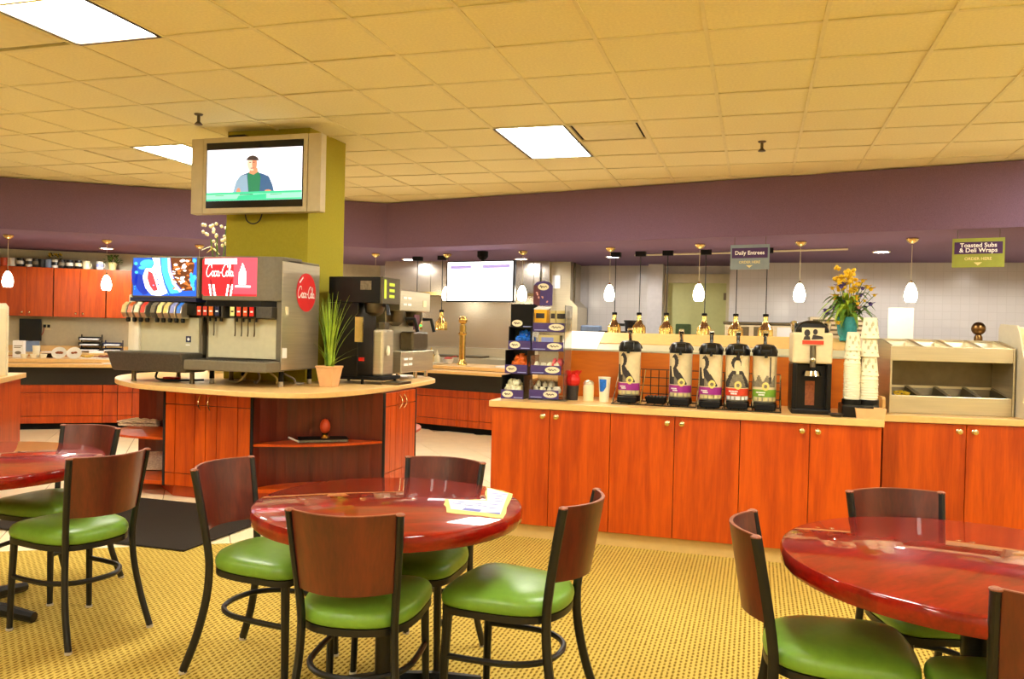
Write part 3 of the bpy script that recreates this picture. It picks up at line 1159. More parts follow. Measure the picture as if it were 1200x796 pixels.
# ------------------------------------------------------------------ kitchen under the hood
t = thing('range_hood', 'long stainless steel range hood over the kitchen back wall', 'hood', (0, 0, 0))
G().xprism([(12.0, 1.90), (12.0, SZ), (12.88, SZ), (12.88, 1.98), (12.86, 1.90)], -5.80, -3.05).build('canopy', 'steel_hood', t)
bx(-5.80, -3.05, 11.985, 12.0, 1.89, 1.94).build('lip', 'brass_pale', t)
for x0 in (-5.0, -4.1, -3.3):
    bx(x0 - 0.003, x0 + 0.003, 11.995, 12.0, 1.94, SZ).build('seam', 'steel_dark', t)
bx(-3.20, -3.17, 11.99, 12.0, 2.0, 2.40).build('notice_strip', 'chrome', t)
tag(bx(-3.02, -2.90, 12.085, 12.096, 2.02, 2.22).build('hood_notice', 'white_paper'), 'small white notice stuck on the metal housing beside the hood', 'notice')
tag(bx(-5.76, -5.66, 11.975, 11.984, 1.98, 2.10).build('hood_notice', 'white_paper'), 'tiny white notice on the hood corner above the coffee brewer', 'notice')
struct(bx(-6.2, -2.86, 12.84, 12.9, 0.9, 1.98).build('wall_backsplash', 'steel_hood'))
t = thing('duct_housing', 'grey sheet metal housing beside the hood, stepping out lower down', 'duct', (0, 0, 0))
bx(-3.045, -2.74, 12.1, 12.84, 1.85, SZ).build('upper_panel', 'steel', t)
G().loft([[(-3.045, 12.1, 1.2), (-2.62, 12.1, 1.2), (-2.62, 12.84, 1.2), (-3.045, 12.84, 1.2)], [(-3.045, 12.1, 1.74), (-2.62, 12.1, 1.74), (-2.62, 12.84, 1.74), (-3.045, 12.84, 1.74)],
          [(-3.045, 12.1, 1.85), (-2.74, 12.1, 1.85), (-2.74, 12.84, 1.85), (-3.045, 12.84, 1.85)]]).build('lower_panel', 'steel', t)
G().tube([(-2.70, 12.2, 1.8), (-2.70, 12.2, 2.42)], 0.018, 8).build('pipe', 'steel_dark', t)
# cook line under hood
t = thing('cook_line', 'stainless steel cooking line along the back wall under the hood', 'equipment', (0, 0, 0))
bx(-5.9, -2.9, 12.15, 12.83, 0.0, 0.90).build('cabinet', 'steel', t, bevel=0.01)
bx(-5.9, -2.9, 12.70, 12.83, 0.90, 1.05).build('rear_riser', 'steel', t)
bx(-5.4, -4.2, 12.2, 12.65, 0.90, 0.93).build('griddle', 'steel_dark', t)
# menu screen
x, y, z = PR(1.12, 0.62, 1.735)
t = thing('menu_screen', 'white lit menu screen with lilac header hung from the bulkhead', 'screen', (x, y, z), AR)
bx(-0.54, 0.54, 0.0, 0.05, 0, 0.56).build('housing', 'black_plastic', t, bevel=0.004)
bx(-0.515, 0.515, -0.004, 0.0, 0.02, 0.545).build('display', 'menu_glow', t)
flat_poly('header_bars', [[(-0.47, 0.452), (-0.13, 0.455), (-0.13, 0.500), (-0.47, 0.497)], [(0.05, 0.456), (0.47, 0.459), (0.47, 0.505), (0.05, 0.502)]], lambda u, v: (u, -0.006, v), 'menu_bar', t)
G().tube([(0, 0.07, 0.45), (0, 0.07, 0.62)], 0.022, 8).build('mount_pole', 'black_matte', t)
G().lathe([(0.04, 0.58), (0.075, 0.62), (0.075, 0.69)], 12, (0, 0.07, 0)).build('mount_plate', 'black_matte', t)
bx(-0.05, 0.05, 0.03, 0.08, 0.40, 0.50).build('mount_bracket', 'black_matte', t)

# right serving worktop: bottles, post, trays
for k, (s, mt_, lab, h) in enumerate(((0.44, 'sauce_yellow', 'yellow squeeze bottle on the serving worktop', 0.20), (0.54, 'cream_plastic', 'cream squeeze bottle on the serving worktop', 0.17))):
    x, y, z = PR(s, 0.5, Z8)
    t = thing('squeeze_bottle', lab, 'bottle', (x, y, z))
    G().lathe([(0.035, 0), (0.037, 0.01), (0.037, h * 0.6), (0.02, h * 0.72)], 14).build('body', mt_, t, smooth=SM)
    G().lathe([(0.022, h * 0.72), (0.02, h * 0.8), (0.006, h), (0.003, h + 0.02)], 10).build('nozzle', mt_, t, smooth=SM)
x, y, z = PR(0.72, 0.5, Z8)
t = thing('sauce_bowl', 'white bowl with red sauce and ladle on the serving worktop', 'bowl', (x, y, z))
G().lathe([(0.05, 0), (0.08, 0.07), (0.075, 0.07), (0.045, 0.008), (0.001, 0.007)], 16).build('bowl', 'mug_white', t, smooth=SM)
G().sphere((0, 0, 0.07), 0.06, 10, 6, (1, 1, 0.5)).build('sauce', 'sauce_red', t, smooth=SM)
G().tube([(0.02, 0, 0.08), (0.1, 0.0, 0.11), (0.13, 0, 0.10)], 0.008, 6).build('ladle', 'sauce_red', t)
x, y, z = PR(1.0, 0.42, Z8)
t = thing('brass_post', 'tall brass post with ball finial standing on the serving worktop', 'post', (x, y, z))
G().lathe([(0.07, 0), (0.07, 0.02), (0.048, 0.05), (0.044, 0.08)], 16).build('foot', 'brass', t, smooth=SM)
G().lathe([(0.044, 0.08), (0.044, 0.53)], 16).build('tube', 'brass', t, smooth=SM)
G().lathe([(0.05, 0.40), (0.062, 0.42), (0.05, 0.44)], 16).build('ring', 'brass', t, smooth=SM)
G().sphere((0, 0, 0.60), 0.06, 14, 10).build('finial', 'brass', t, smooth=SM)
G().lathe([(0.03, 0.52), (0.03, 0.555)], 12).build('neck', 'brass', t)
for s, o_, wd, lab in ((0.55, 0.28, 0.42, 'pale steel tray lying on the serving worktop near the squeeze bottles'), (2.0, 0.35, 0.75, 'white cutting board on the serving worktop by the candy display')):
    x, y, z = PR(s, o_, Z8)
    tag(bx(-wd / 2, wd / 2, -0.12, 0.16, 0, 0.02).build('serving_board', 'white_paper' if s > 1 else 'steel', None, bevel=0.004, loc=(x, y, z), rz=AR), lab, 'board')
x, y, z = PR(0.30, 0.62, Z8)
t = thing('card_reader', 'small dark box behind the squeeze bottles', 'box', (x, y, z), AR)
bx(-0.07, 0.07, -0.05, 0.05, 0, 0.16).build('case', 'black_plastic', t, bevel=0.006)
bx(-0.05, 0.05, -0.052, -0.05, 0.05, 0.13).build('screen', 'ink_mid', t)

# far kitchen counter and things seen over the ledge
t = thing('prep_table', 'long steel prep table along the tiled kitchen wall', 'table', (0, 0, 0))
bx(-2.6, 3.6, 11.2, 12.2, 1.18, 1.22).build('tabletop', 'steel', t)
bx(-2.5, 3.5, 11.3, 12.1, 0.0, 1.18).build('cabinet', 'steel_dark', t)
ZT = 1.22
t = thing('stock_pot', 'round black pot on the prep table behind the heat lamps', 'pot', (-1.68, 11.5, ZT))
G().lathe([(0.10, 0), (0.12, 0.30), (0.135, 0.31), (0.135, 0.325), (0.11, 0.315), (0.09, 0.02), (0.001, 0.015)], 20).build('pan', 'black_plastic', t, smooth=SM)
bx(-0.26, -0.12, -0.02, 0.02, 0.24, 0.28).build('handle', 'black_plastic', t)
tag(bx(-0.10, 0.10, -0.1, 0.1, 0, 0.29).build('storage_tub', 'leaf_dark', None, bevel=0.015, loc=(-0.98, 11.5, ZT)), 'dark green square tub on the prep table before the door', 'tub')
t = thing('toaster_oven', 'steel toaster oven on the prep table behind the last heat lamps', 'oven', (0.1, 11.6, ZT))
bx(-0.52, 0.52, -0.2, 0.2, 0.02, 0.30).build('case', 'steel', t, bevel=0.01)
bx(-0.54, 0.54, -0.22, 0.22, 0.30, 0.335).build('lid', 'steel_dark', t, bevel=0.006)
for q in range(3):
    bx(-0.44 + q * 0.3, -0.20 + q * 0.3, -0.205, -0.2, 0.06, 0.27).build('window', 'print_white' if q == 2 else 'steel_dark', t)
tag(bx(-0.14, 0.14, -0.1, 0.1, 0, 0.24).build('blue_bin', 'blue_tray', None, bevel=0.02, loc=(-2.28, 11.5, ZT)), 'light blue plastic bin on the prep table by the duct', 'bin')
tag(bx(-0.2, 0.2, -0.1, 0.1, 0, 0.17).build('black_tray', 'black_plastic', None, bevel=0.02, loc=(-1.92, 11.25, ZT)), 'flat black tray in front of the blue bin', 'tray')
t = thing('slicing_machine', 'grey appliance with louvres behind the drink dispenser', 'appliance', (1.02, 11.5, ZT))
bx(-0.36, 0.36, -0.2, 0.2, 0, 0.42).build('case', 'steel', t, bevel=0.01)
for q in range(4):
    bx(-0.32, 0.34, -0.215, -0.2, 0.18 + q * 0.06, 0.205 + q * 0.06).build('louvre', 'steel_dark', t)
tag(bx(-0.15, 0.15, -0.006, 0.006, 0, 0.56).build('notice_board', 'cup_paper', None, loc=(1.78, 11.5, ZT)), 'white blank board standing behind the steel condiment station', 'board')
t = thing('finial_post', 'bronze ball finial on a short post behind the condiment station', 'post', (2.68, 11.5, ZT))
G().lathe([(0.05, 0), (0.05, 0.20), (0.03, 0.24)], 14).build('post', 'bronze', t, smooth=SM)
G().sphere((0, 0, 0.31), 0.085, 14, 10).build('ball', 'bronze', t, smooth=SM)

# ------------------------------------------------------------------ coffee counter (front)
CT = 0.914
YF = 5.14
XD = [-1.68, -1.28, -0.88, -0.475, -0.08, 0.32, 0.715]


def door_unit(name, label, grp, xs, yf, depth, loc=(0, 0, 0), rz=0.0, toe='toe_beige'):
    """base cabinet with two doors; xs = left, middle, right"""
    t = thing(name, label, 'cabinet', loc, rz, grp)
    a, m, b_ = xs
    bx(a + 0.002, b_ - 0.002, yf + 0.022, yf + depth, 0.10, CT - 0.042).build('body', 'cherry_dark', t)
    bx(a, b_, yf + 0.03, yf + 0.05, 0.012, 0.10).build('toe_kick', toe, t)
    for x0, x1, kx in ((a, m, m - 0.045), (m, b_, m + 0.045)):
        d = bx(x0 + 0.002, x1 - 0.002, yf, yf + 0.02, 0.104, CT - 0.046).build('door', 'cherry', t, bevel=0.0015, seg=1)
        G().lathe([(0.016, 0.0), (0.008, 0.006), (0.008, 0.012), (0.017, 0.018), (0.016, 0.026), (0.006, 0.03)], 12).build('knob', 'knob_nickel', d, smooth=SM)
        k = d.children[0]
        k.rotation_euler = (PI / 2, 0, 0)
        k.location = (kx, yf, CT - 0.088)
    return t


CG = 'cherry base cabinets of the coffee counter'
door_unit('base_cabinet', 'two-door cherry base cabinet under the candy display', CG, XD[0:3], YF, 0.64)
door_unit('base_cabinet', 'two-door cherry base cabinet under the first airpots and wire rack', CG, XD[2:5], YF, 0.64)
door_unit('base_cabinet', 'two-door cherry base cabinet under the drink dispenser and cups', CG, XD[4:7], YF, 0.64)
tag(bx(-1.695, 0.725, YF - 0.022, 5.80, CT - 0.042, CT).build('counter_worktop', 'laminate', bevel=0.004),
    'pale laminate worktop of the coffee counter', 'worktop')
# partition with sloping ledge behind it
t = thing('partition', 'orange wood partition with a sloping ledge behind the airpots', 'partition', (0, 0, 0))
bx(-1.39, 0.64, 5.802, 6.10, 0.0, 1.245).build('panel', 'orange_ply', t)
G().xprism([(5.795, 1.246), (5.795, 1.258), (5.90, 1.300), (5.90, 1.285)], -1.39, 0.64).build('acrylic_strip', 'machine_panel', t)
G().xprism([(5.90, 1.246), (5.90, 1.306), (6.10, 1.382), (6.12, 1.382), (6.12, 1.246)], -1.39, 0.64).build('ledge', 'laminate', t)
tag(G().xprism([(5.796, 1.2595), (5.90, 1.3075), (6.10, 1.3835), (6.10, 1.3855), (5.90, 1.3095), (5.796, 1.2615)], -1.385, -1.105).build('white_sheet', 'print_white'),
    'glaring white sheet lying on the sloping ledge beside the candy display', 'sheet')

# right counter, turned a little
R0 = (0.775, 5.49, 0)
RA = 0.16
t = door_unit('base_cabinet', 'two-door cherry base cabinet under the steel condiment station', CG, (0.0, 0.49, 0.98), 0.022, 0.56, R0, RA)
door_unit('base_cabinet', 'two-door cherry base cabinet under the cream food bin by the steel station', CG, (0.984, 1.46, 1.95), 0.022, 0.62, R0, RA)
tag(bx(-0.012, 1.97, 0, 0.66, CT - 0.042, CT).build('counter_worktop', 'laminate', None, bevel=0.004, loc=R0, rz=RA),
    'pale laminate worktop under the steel condiment station', 'worktop')
tag(bx(-0.010, 0.012, 0.02, 0.62, CT, CT + 0.11).build('side_splash', 'laminate_edge', None, bevel=0.02, loc=R0, rz=RA),
    'low rounded laminate side splash at the end of the worktop', 'side splash')
# right partition behind the condiment station
tag(bx(0.02, 1.97, 0.665, 0.72, 0, 1.20).build('rear_panel', 'orange_ply', None, loc=R0, rz=RA), 'orange wood panel behind the steel condiment station', 'panel')

# left counter, seen at the picture's edge
LA = math.atan2(0.5565, 0.831)
L1 = (-6.00, 5.46, 0)
t = thing('base_cabinet', 'plain cherry base cabinet under the cream food bin by the serving line', 'cabinet', L1, LA)
bx(-1.3, -0.045, -1.55, -0.03, 0.10, CT - 0.042).build('body', 'cherry', t)
bx(-1.3, -0.09, -1.5, -0.08, 0.012, 0.10).build('toe_kick', 'black_matte', t)
bx(-0.045, -0.03, -1.5, -0.79, 0.104, CT - 0.046).build('door', 'cherry', t, bevel=0.0015, seg=1)
bx(-0.045, -0.03, -0.785, -0.05, 0.104, CT - 0.046).build('door', 'cherry', t, bevel=0.0015, seg=1)
tag(bx(-1.35, 0.0, -1.6, 0.0, CT - 0.042, CT).build('counter_worktop', 'laminate', None, bevel=0.004, loc=L1, rz=LA),
    'pale laminate worktop under the cream food bin by the serving line', 'worktop')


def food_bin(label, loc, rz, mirror=1, wd=0.42):
    """cream slanted bin with a stepped front, side panel and clear lid"""
    t = thing('food_bin', label, 'bin', loc, rz, 'cream food bins')
    prof = [(-0.22, 0.0), (-0.20, 0.05), (-0.13, 0.10), (-0.16, 0.22), (-0.15, 0.30), (-0.06, 0.52), (-0.03, 0.56), (0.18, 0.57), (0.20, 0.54), (0.20, 0.0)]
    prof = [(mirror * q[0], q[1]) for q in prof]
    G().xprism(prof, 0.012, wd - 0.012).build('body', 'cream_plastic', t, bevel=0.006)
    big = [(q[0] * 1.06, q[1] * 1.03) for q in prof]
    for x0 in (0.0, wd - 0.012):
        G().xprism(big, x0, x0 + 0.012).build('side_panel', 'machine_white', t)
    f = mirror
    G().xprism([(f * -0.165, 0.215), (f * -0.29, 0.17), (f * -0.29, 0.18), (f * -0.16, 0.235)], 0.02, wd - 0.02).build('lip_shelf', 'print_white', t)
    G().xprism([(f * -0.163, 0.31), (f * -0.075, 0.525), (f * -0.085, 0.527), (f * -0.173, 0.31)], 0.03, wd - 0.03).build('front_flap', 'print_white', t)
    return t


food_bin('cream slanted food bin beside the steel condiment station', (1.562, 5.835, CT), RA)
food_bin('cream slanted food bin on the left worktop by the serving line', (-5.78, 4.67, CT), LA + PI / 2, -1, 0.42)

# ------------------------------------------------------------------ island
isl = thing('island_cabinet', 'cherry island cabinet with panelled faces and curved open corner shelves under the soda fountain', 'cabinet', (0, 0, 0))
IX0, IX1, IY0, IY1 = -5.22, -2.82, 5.28, 7.30
FX0, FX1, RY0, RY1 = -4.42, -3.63, 5.89, 6.50
IT = 0.855


def arc_in(a, b_, inner, n=12):
    """quarter ellipse from a to b bulging towards inner"""
    out = []
    ax, ay = a[0] - inner[0], a[1] - inner[1]
    bx_, by = b_[0] - inner[0], b_[1] - inner[1]
    # centre on the outer corner
    ox, oy = a[0] + b_[0] - inner[0], a[1] + b_[1] - inner[1]
    for i in range(n + 1):
        th = PI / 2 * i / n
        out.append((ox + (a[0] - ox) * math.cos(th) + (b_[0] - ox) * math.sin(th), oy + (a[1] - oy) * math.cos(th) + (b_[1] - oy) * math.sin(th)))
    return out


def arc_out(a, b_, bulge, n=12):
    ax, ay, bx_, by = a[0], a[1], b_[0], b_[1]
    nx, ny = by - ay, -(bx_ - ax)
    l = math.hypot(nx, ny)
    out = []
    for i in range(n + 1):
        t_ = i / n
        k = bulge * math.sin(PI * t_)
        out.append((ax + (bx_ - ax) * t_ + nx / l * k, ay + (by - ay) * t_ + ny / l * k))
    return out


A1, B1 = (FX1, IY0 + 0.02), (IX1 - 0.02, RY0)            # front right niche
A2, B2 = (IX0 + 0.02, RY0), (FX0, IY0 + 0.02)            # front left niche
A3, B3 = (IX1 - 0.02, RY1), (FX1, IY1 - 0.02)            # back right niche
A4, B4 = (FX0, IY1 - 0.02), (IX0 + 0.02, RY1)            # back left niche
core = arc_in(A1, B1, (FX1, RY0)) + arc_in(A3, B3, (FX1, RY1)) + arc_in(A4, B4, (FX0, RY1)) + arc_in(A2, B2, (FX0, RY0))
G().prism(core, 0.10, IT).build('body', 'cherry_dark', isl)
kick = [(FX0 + 0.03, IY0 + 0.08), (FX1 - 0.03, IY0 + 0.08), (IX1 - 0.1, RY0 + 0.03), (IX1 - 0.1, RY1), (FX1 - .03, IY1 - 0.08), (FX0 + .03, IY1 - 0.08), (IX0 + 0.1, RY1), (IX0 + 0.1, RY0 + 0.03)]
G().prism(kick, 0.004, 0.10).build('toe_kick', 'cherry', isl)
for a, b_, bul, nm in ((A1, B1, 0.10, 'f'), (A2, B2, 0.30, 'l'), (A3, B3, 0.26, 'r')):
    inner = (FX1 if nm != 'l' else FX0, RY0 if nm != 'r' else RY1)
    back = arc_in(a, b_, inner)
    front = arc_out(a, b_, bul)
    sh = front + back[::-1][1:-1]
    G().prism(sh, 0.452, 0.470).build('shelf', 'cherry', isl)
    G().prism(sh, 0.10, 0.13).build('bottom_shelf', 'cherry', isl)
# black edge strips at the face corners
for (x, y) in ((FX0, IY0 + 0.006), (FX1, IY0 + 0.006), (IX1 - 0.006, RY0), (IX1 - 0.006, RY1)):
    bx(x - 0.009, x + 0.009, y - 0.009, y + 0.009, 0.10, IT).build('edge_strip', 'gap_black', isl)
# front face panels
xs = [0, .121, .355, .483, .613, .855, 1]
zs = [0.104, 0.205, 0.742, IT - 0.004]
W_ = FX1 - FX0 - 0.02
for i in range(6):
    for j in range(3):
        bx(FX0 + 0.01 + xs[i] * W_ + 0.003, FX0 + 0.01 + xs[i + 1] * W_ - 0.003, IY0, IY0 + 0.02, zs[j] + 0.003, zs[j + 1] - 0.003).build('panel', 'cherry', isl)
xs2 = [0, .16, .34, .56, .78, 1]
W2 = RY1 - RY0 - 0.02
for i in range(5):
    for j in range(3):
        bx(IX1 - 0.02, IX1, RY0 + 0.01 + xs2[i] * W2 + 0.003, RY0 + 0.01 + xs2[i + 1] * W2 - 0.003, zs[j] + 0.003, zs[j + 1] - 0.003).build('panel', 'cherry', isl)


def bow_handle(c, out, h, parent):
    pts = [(c[0] + out[0] * 0.028 * math.sin(PI * i / 8), c[1] + out[1] * 0.028 * math.sin(PI * i / 8), c[2] - h / 2 + h * i / 8) for i in range(9)]
    return G().tube(pts, 0.006, 6).build('handle', 'knob_nickel', parent, smooth=SM)


for fx in (0.42, 0.53):
    bow_handle((FX0 + fx * (FX1 - FX0), IY0, 0.765), (0, -1), 0.11, isl)
for fy in (0.44, 0.58):
    bow_handle((IX1, RY0 + fy * (RY1 - RY0), 0.765), (1, 0), 0.11, isl)

top_pts = [(-5.50, 6.15), (-5.20, 5.60), (-4.68, 5.22), (-4.20, 5.09), (-3.78, 5.03), (-3.41, 5.01), (-3.10, 5.12), (-2.93, 5.42), (-2.85, 6.04),
           (-2.89, 7.00), (-3.00, 7.32), (-3.30, 7.60), (-4.0, 7.70), (-4.8, 7.55), (-5.35, 7.0)]
tp = [(p.x, p.y) for p in smooth_path([(a, b_, 0) for a, b_ in top_pts], 6, True)]
IZ = 0.895
tag(G().prism(tp, IT + 0.001, IZ).build('island_worktop', 'laminate', bevel=0.006), 'pale laminate worktop with rounded corners on the island', 'worktop')

# shelf things
t = thing('newspaper', 'folded newspapers on the rounded upper shelf of the island', 'newspaper', (-5.12, 5.86, 0.470), 0.3)
for q in range(4):
    g = G()
    n_ = 10
    A = [(-0.17 + 0.34 * i / n_, -0.11 - 0.01 * q, 0.004 + q * 0.011 + 0.012 * abs(math.sin(i * 1.1 + q)) * (q > 1)) for i in range(n_ + 1)]
    B = [(a[0] + 0.01 * q, a[1] + 0.22, a[2]) for a in A]
    C_ = [(a[0], a[1], a[2] + 0.009) for a in A]
    D_ = [(a[0], a[1], a[2] + 0.009) for a in B]
    g.loft([[A[i], B[i], D_[i], C_[i]] for i in range(n_ + 1)])
    g.build('section', 'newsprint', t)
t = thing('newspaper', 'newspapers leaning on the low rounded shelf of the island', 'newspaper', (-4.92, 5.66, 0.131), 0.5)
for q in range(2):
    G().cbox((0.0, 0.02 * q, 0.06 + q * 0.016), 0.30, 0.22, 0.012, 0.1 * q, 0.45).build('section', 'newsprint', t)
G().cbox((0.02, -0.01, 0.035), 0.28, 0.2, 0.01, 0, 0.45).build('dark_section', 'ink_dark', t)
t = thing('dark_book', 'dark hardcover book lying on the curved island shelf', 'book', (-3.25, 5.68, 0.470), 0.62)
bx(-0.19, 0.19, -0.09, 0.09, 0, 0.004).build('back_cover', 'black_matte', t)
bx(-0.185, 0.185, -0.085, 0.085, 0.004, 0.022).build('pages', 'ink_mid', t)
bx(-0.19, 0.19, -0.09, 0.09, 0.022, 0.027).build('front_cover', 'black_matte', t)
G().tube([(-0.26, 0.03, 0.03), (-0.19, -0.07, 0.008)], 0.008, 6).build('white_marker', 'print_white', t)
t = thing('egg_ornament', 'small orange egg ornament on a gold ring stand on the island shelf', 'ornament', (-3.24, 5.69, 0.497))
G().lathe([(0.035, 0), (0.03, 0.012), (0.018, 0.02), (0.026, 0.035), (0.03, 0.04), (0.024, 0.04)], 14).build('stand', 'brass', t, smooth=SM)
G().lathe([(0.012, 0.035), (0.034, 0.055), (0.042, 0.085), (0.038, 0.115), (0.022, 0.142), (0.004, 0.150)], 16).build('egg', 'brown_ornament', t, smooth=1.2)

# ------------------------------------------------------------------ television on the column
TVY = 5.90
t = thing('television', 'silver flat television with side speakers mounted on the green column', 'television', (0, 0, 0))
x0, x1, z0, z1 = -4.71, -3.45, 2.315, 2.96
sx0, sx1 = x0 + 0.125, x1 - 0.125
bx(sx0, sx1, TVY, TVY + 0.09, z0, z1).build('bezel', 'bezel_silver', t, bevel=0.006)
for a, b_ in ((x0, sx0 - 0.004), (sx1 + 0.004, x1)):
    bx(a, b_, TVY + 0.005, TVY + 0.09, z0, z1).build('speaker', 'bezel_silver', t, bevel=0.006)
scr = bx(sx0 + 0.035, sx1 - 0.035, TVY - 0.003, TVY, z0 + 0.045, z1 - 0.045).build('screen', 'screen_black', t)
u0, u1, v0, v1 = sx0 + 0.043, sx1 - 0.043, z0 + 0.105, z1 - 0.105


def TV(d):
    return lambda u, v: (u0 + u * (u1 - u0), TVY - 0.004 - d, v0 + v * (v1 - v0))


def fp(nm, polys, d, mat):
    return flat_poly(nm, polys, TV(d), mat, scr)


fp('picture_ground', [[(0, 0), (1, 0), (1, 1), (0, 1)]], 0, 'tv_white')
fp('picture_jacket', [[(0.28, .13), (0.72, .13), (.70, .28), (.66, .45), (.60, .50), (.52, .55), (.45, .54), (.36, .48), (.32, .38)]], .0004, 'tv_blue')
fp('picture_jacket_light', [[(0.28, .13), (0.45, .13), (.43, .5), (.36, .48), (.32, .38)]], .0008, 'tv_blue_light')
fp('picture_shirt', [[(0.455, .13), (0.565, .13), (.575, .45), (.55, .55), (.50, .50), (.44, .54), (.44, .4)]], .0012, 'tv_shirt')
fp('picture_neck', [[(.455, .52), (.50, .49), (.545, .54), (.54, .62), (.46, .62)]], .0016, 'tv_skin')
fp('picture_face', [ell(.483, .70, .052, .135, 18)], .0020, 'tv_skin_light')
fp('picture_face_shade', [ell(.510, .70, .026, .125, 14)], .0024, 'tv_skin')
fp('picture_hair', [ell(.487, .755, .066, .105, 14, 0.05, PI - .2)], .0028, 'tv_hair')
fp('picture_face_features', [[(.455, .735), (.475, .738), (.475, .725), (.455, .722)], [(.492, .738), (.512, .735), (.512, .722), (.492, .725)], [(.468, .625), (.5, .625), (.495, .61), (.473, .61)]], .0032, 'tv_hair')
fp('picture_hand', [ell(.345, .17, .022, .075, 12), ell(.655, .17, .035, .03, 10)], .0032, 'tv_skin')
fp('picture_band', [[(0, 0), (1, 0), (1, .15), (0, .15)]], .0036, 'tv_green_light')
fp('picture_band_dark', [[(0, .12), (1, .13), (1, .17), (0, .16)], [(0, 0), (1, 0), (1, .03), (0, .03)], [(.33, .03), (.64, .03), (.64, .12), (.35, .09)]], .0040, 'tv_green')
fp('picture_band_text', [[(.10, .095), (.19, .095), (.19, .105), (.10, .105)], [(.36, .105), (.5, .105), (.5, .12), (.36, .12)], [(.68, .10), (.8, .105), (.8, .115), (.68, .11)]], .0044, 'tv_shirt')
bx(-4.42, -3.72, TVY + 0.09, 6.055, 2.40, 2.98).build('wall_mount', 'black_matte', t)
bx(-4.36, -4.20, TVY + 0.03, TVY + 0.10, 2.96, 2.985).build('camera_box', 'black_plastic', t)
G().tube(smooth_path([(-4.22, 5.99, 2.32), (-4.20, 5.99, 2.26), (-4.14, 5.99, 2.235), (-4.08, 5.99, 2.26), (-4.05, 5.99, 2.33)], 5), 0.006, 6).build('cable', 'cable_black', t)


# ------------------------------------------------------------------ soda fountains
def script_strokes():
    C = [[(2.35, 2.15), (2.2, 2.8), (1.5, 2.85), (0.7, 2.1), (0.35, 1.2), (0.6, 0.5), (1.2, 0.4), (1.8, 0.8), (2.25, 1.2)]]
    C += [ell(2.75, .95, .40, .52, 14) + [(3.15, .95)]]
    C += [[(4.0, 1.35), (3.7, 1.5), (3.35, 1.15), (3.35, .6), (3.7, .42), (4.15, .8)]]
    C += [ell(4.65, .95, .38, .5, 14) + [(5.03, .95)], [(5.05, 1.42), (5.03, .8), (5.12, .48), (5.38, .55)]]
    C += [[(5.5, 1.15), (5.95, 1.2)]]
    C += [[(8.0, 2.2), (7.9, 2.8), (7.2, 2.85), (6.5, 2.1), (6.15, 1.2), (6.4, .5), (7.0, .4), (7.5, .8)]]
    C += [ell(7.85, .95, .36, .5, 14) + [(8.21, .95)]]
    C += [[(8.3, .9), (8.85, 2.2), (8.8, 2.8), (8.55, 2.5), (8.4, 1.2), (8.5, .5), (8.85, .6)]]
    C += [ell(9.25, .95, .36, .48, 14) + [(9.61, .95)], [(9.65, 1.42), (9.63, .8), (9.72, .48), (10.0, .55)]]
    return C


sf = thing('soda_fountain', 'grey soda fountain with a red lit cola sign, steel side and eight valves', 'soda fountain', (0, 0, 0))
SX0, SX1, SY0, SY1 = -4.235, -3.50, 5.44, 6.01
bx(SX0, SX1 - 0.004, SY0 + 0.09, SY1, 1.02, 1.89).build('cabinet', 'machine_grey', sf, bevel=0.008)
bx(SX1 - 0.006, SX1, SY0 + 0.02, SY1 - 0.005, 1.03, 1.87).build('side_panel', 'steel', sf)
# head: bows forward, rounded at its right end
hp = [(SX0, SY0 + 0.06), (SX0 + 0.02, SY0 + 0.0)] + [(SX0 + 0.02 + (0.53) * i / 8, SY0 - 0.03 * math.sin(PI * i / 8)) for i in range(1, 8)] + \
     [(SX0 + 0.58, SY0), (SX0 + 0.66, SY0 + 0.02), (SX1 - 0.01, SY0 + 0.05), (SX1 - 0.004, SY0 + 0.10), (SX1 - 0.004, SY0 + 0.3), (SX0, SY0 + 0.3)]
G().prism(hp, 1.56, 1.905).build('head', 'machine_grey', sf, bevel=0.006)
hp2 = [(SX0 + 0.03, SY0 + 0.1)] + [(SX0 + 0.06 + 0.50 * i / 8, SY0 + 0.005 - 0.03 * math.sin(PI * i / 8)) for i in range(9)] + [(SX1 - 0.04, SY0 + 0.1)]
G().prism(hp2, 1.515, 1.56).build('head_underside', 'black_plastic', sf)
bx(SX1 - 0.07, SX1 - 0.004, SY0 + 0.05, SY0 + 0.12, 1.02, 1.60).build('corner_post', 'machine_grey', sf, bevel=0.006)


def sgn_c(u, v, d=0.0):
    """front of the head, bowed"""
    x = SX0 + 0.02 + 0.52 * u
    q = min(max((x - SX0 - 0.02) / 0.53, 0), 1)
    return (x, SY0 - 0.03 * math.sin(PI * q) - 0.002 - d, 1.595 + v * 0.30)


def grid_poly(name, inside, P, mat, parent, nu=30, nv=24, ub=(0, 1), vb=(0, 1)):
    """raster patch that follows a curved surface"""
    g = G()
    for i in range(nu):
        for j in range(nv):
            ua, ub_ = ub[0] + (ub[1] - ub[0]) * i / nu, ub[0] + (ub[1] - ub[0]) * (i + 1) / nu
            va, vb_ = vb[0] + (vb[1] - vb[0]) * j / nv, vb[0] + (vb[1] - vb[0]) * (j + 1) / nv
            if inside((ua + ub_) / 2, (va + vb_) / 2):
                g.add([P(ua, va), P(ub_, va), P(ub_, vb_), P(ua, vb_)], [(0, 1, 2, 3)])
    if not g.v:
        return None
    return g.build(name, mat, parent)


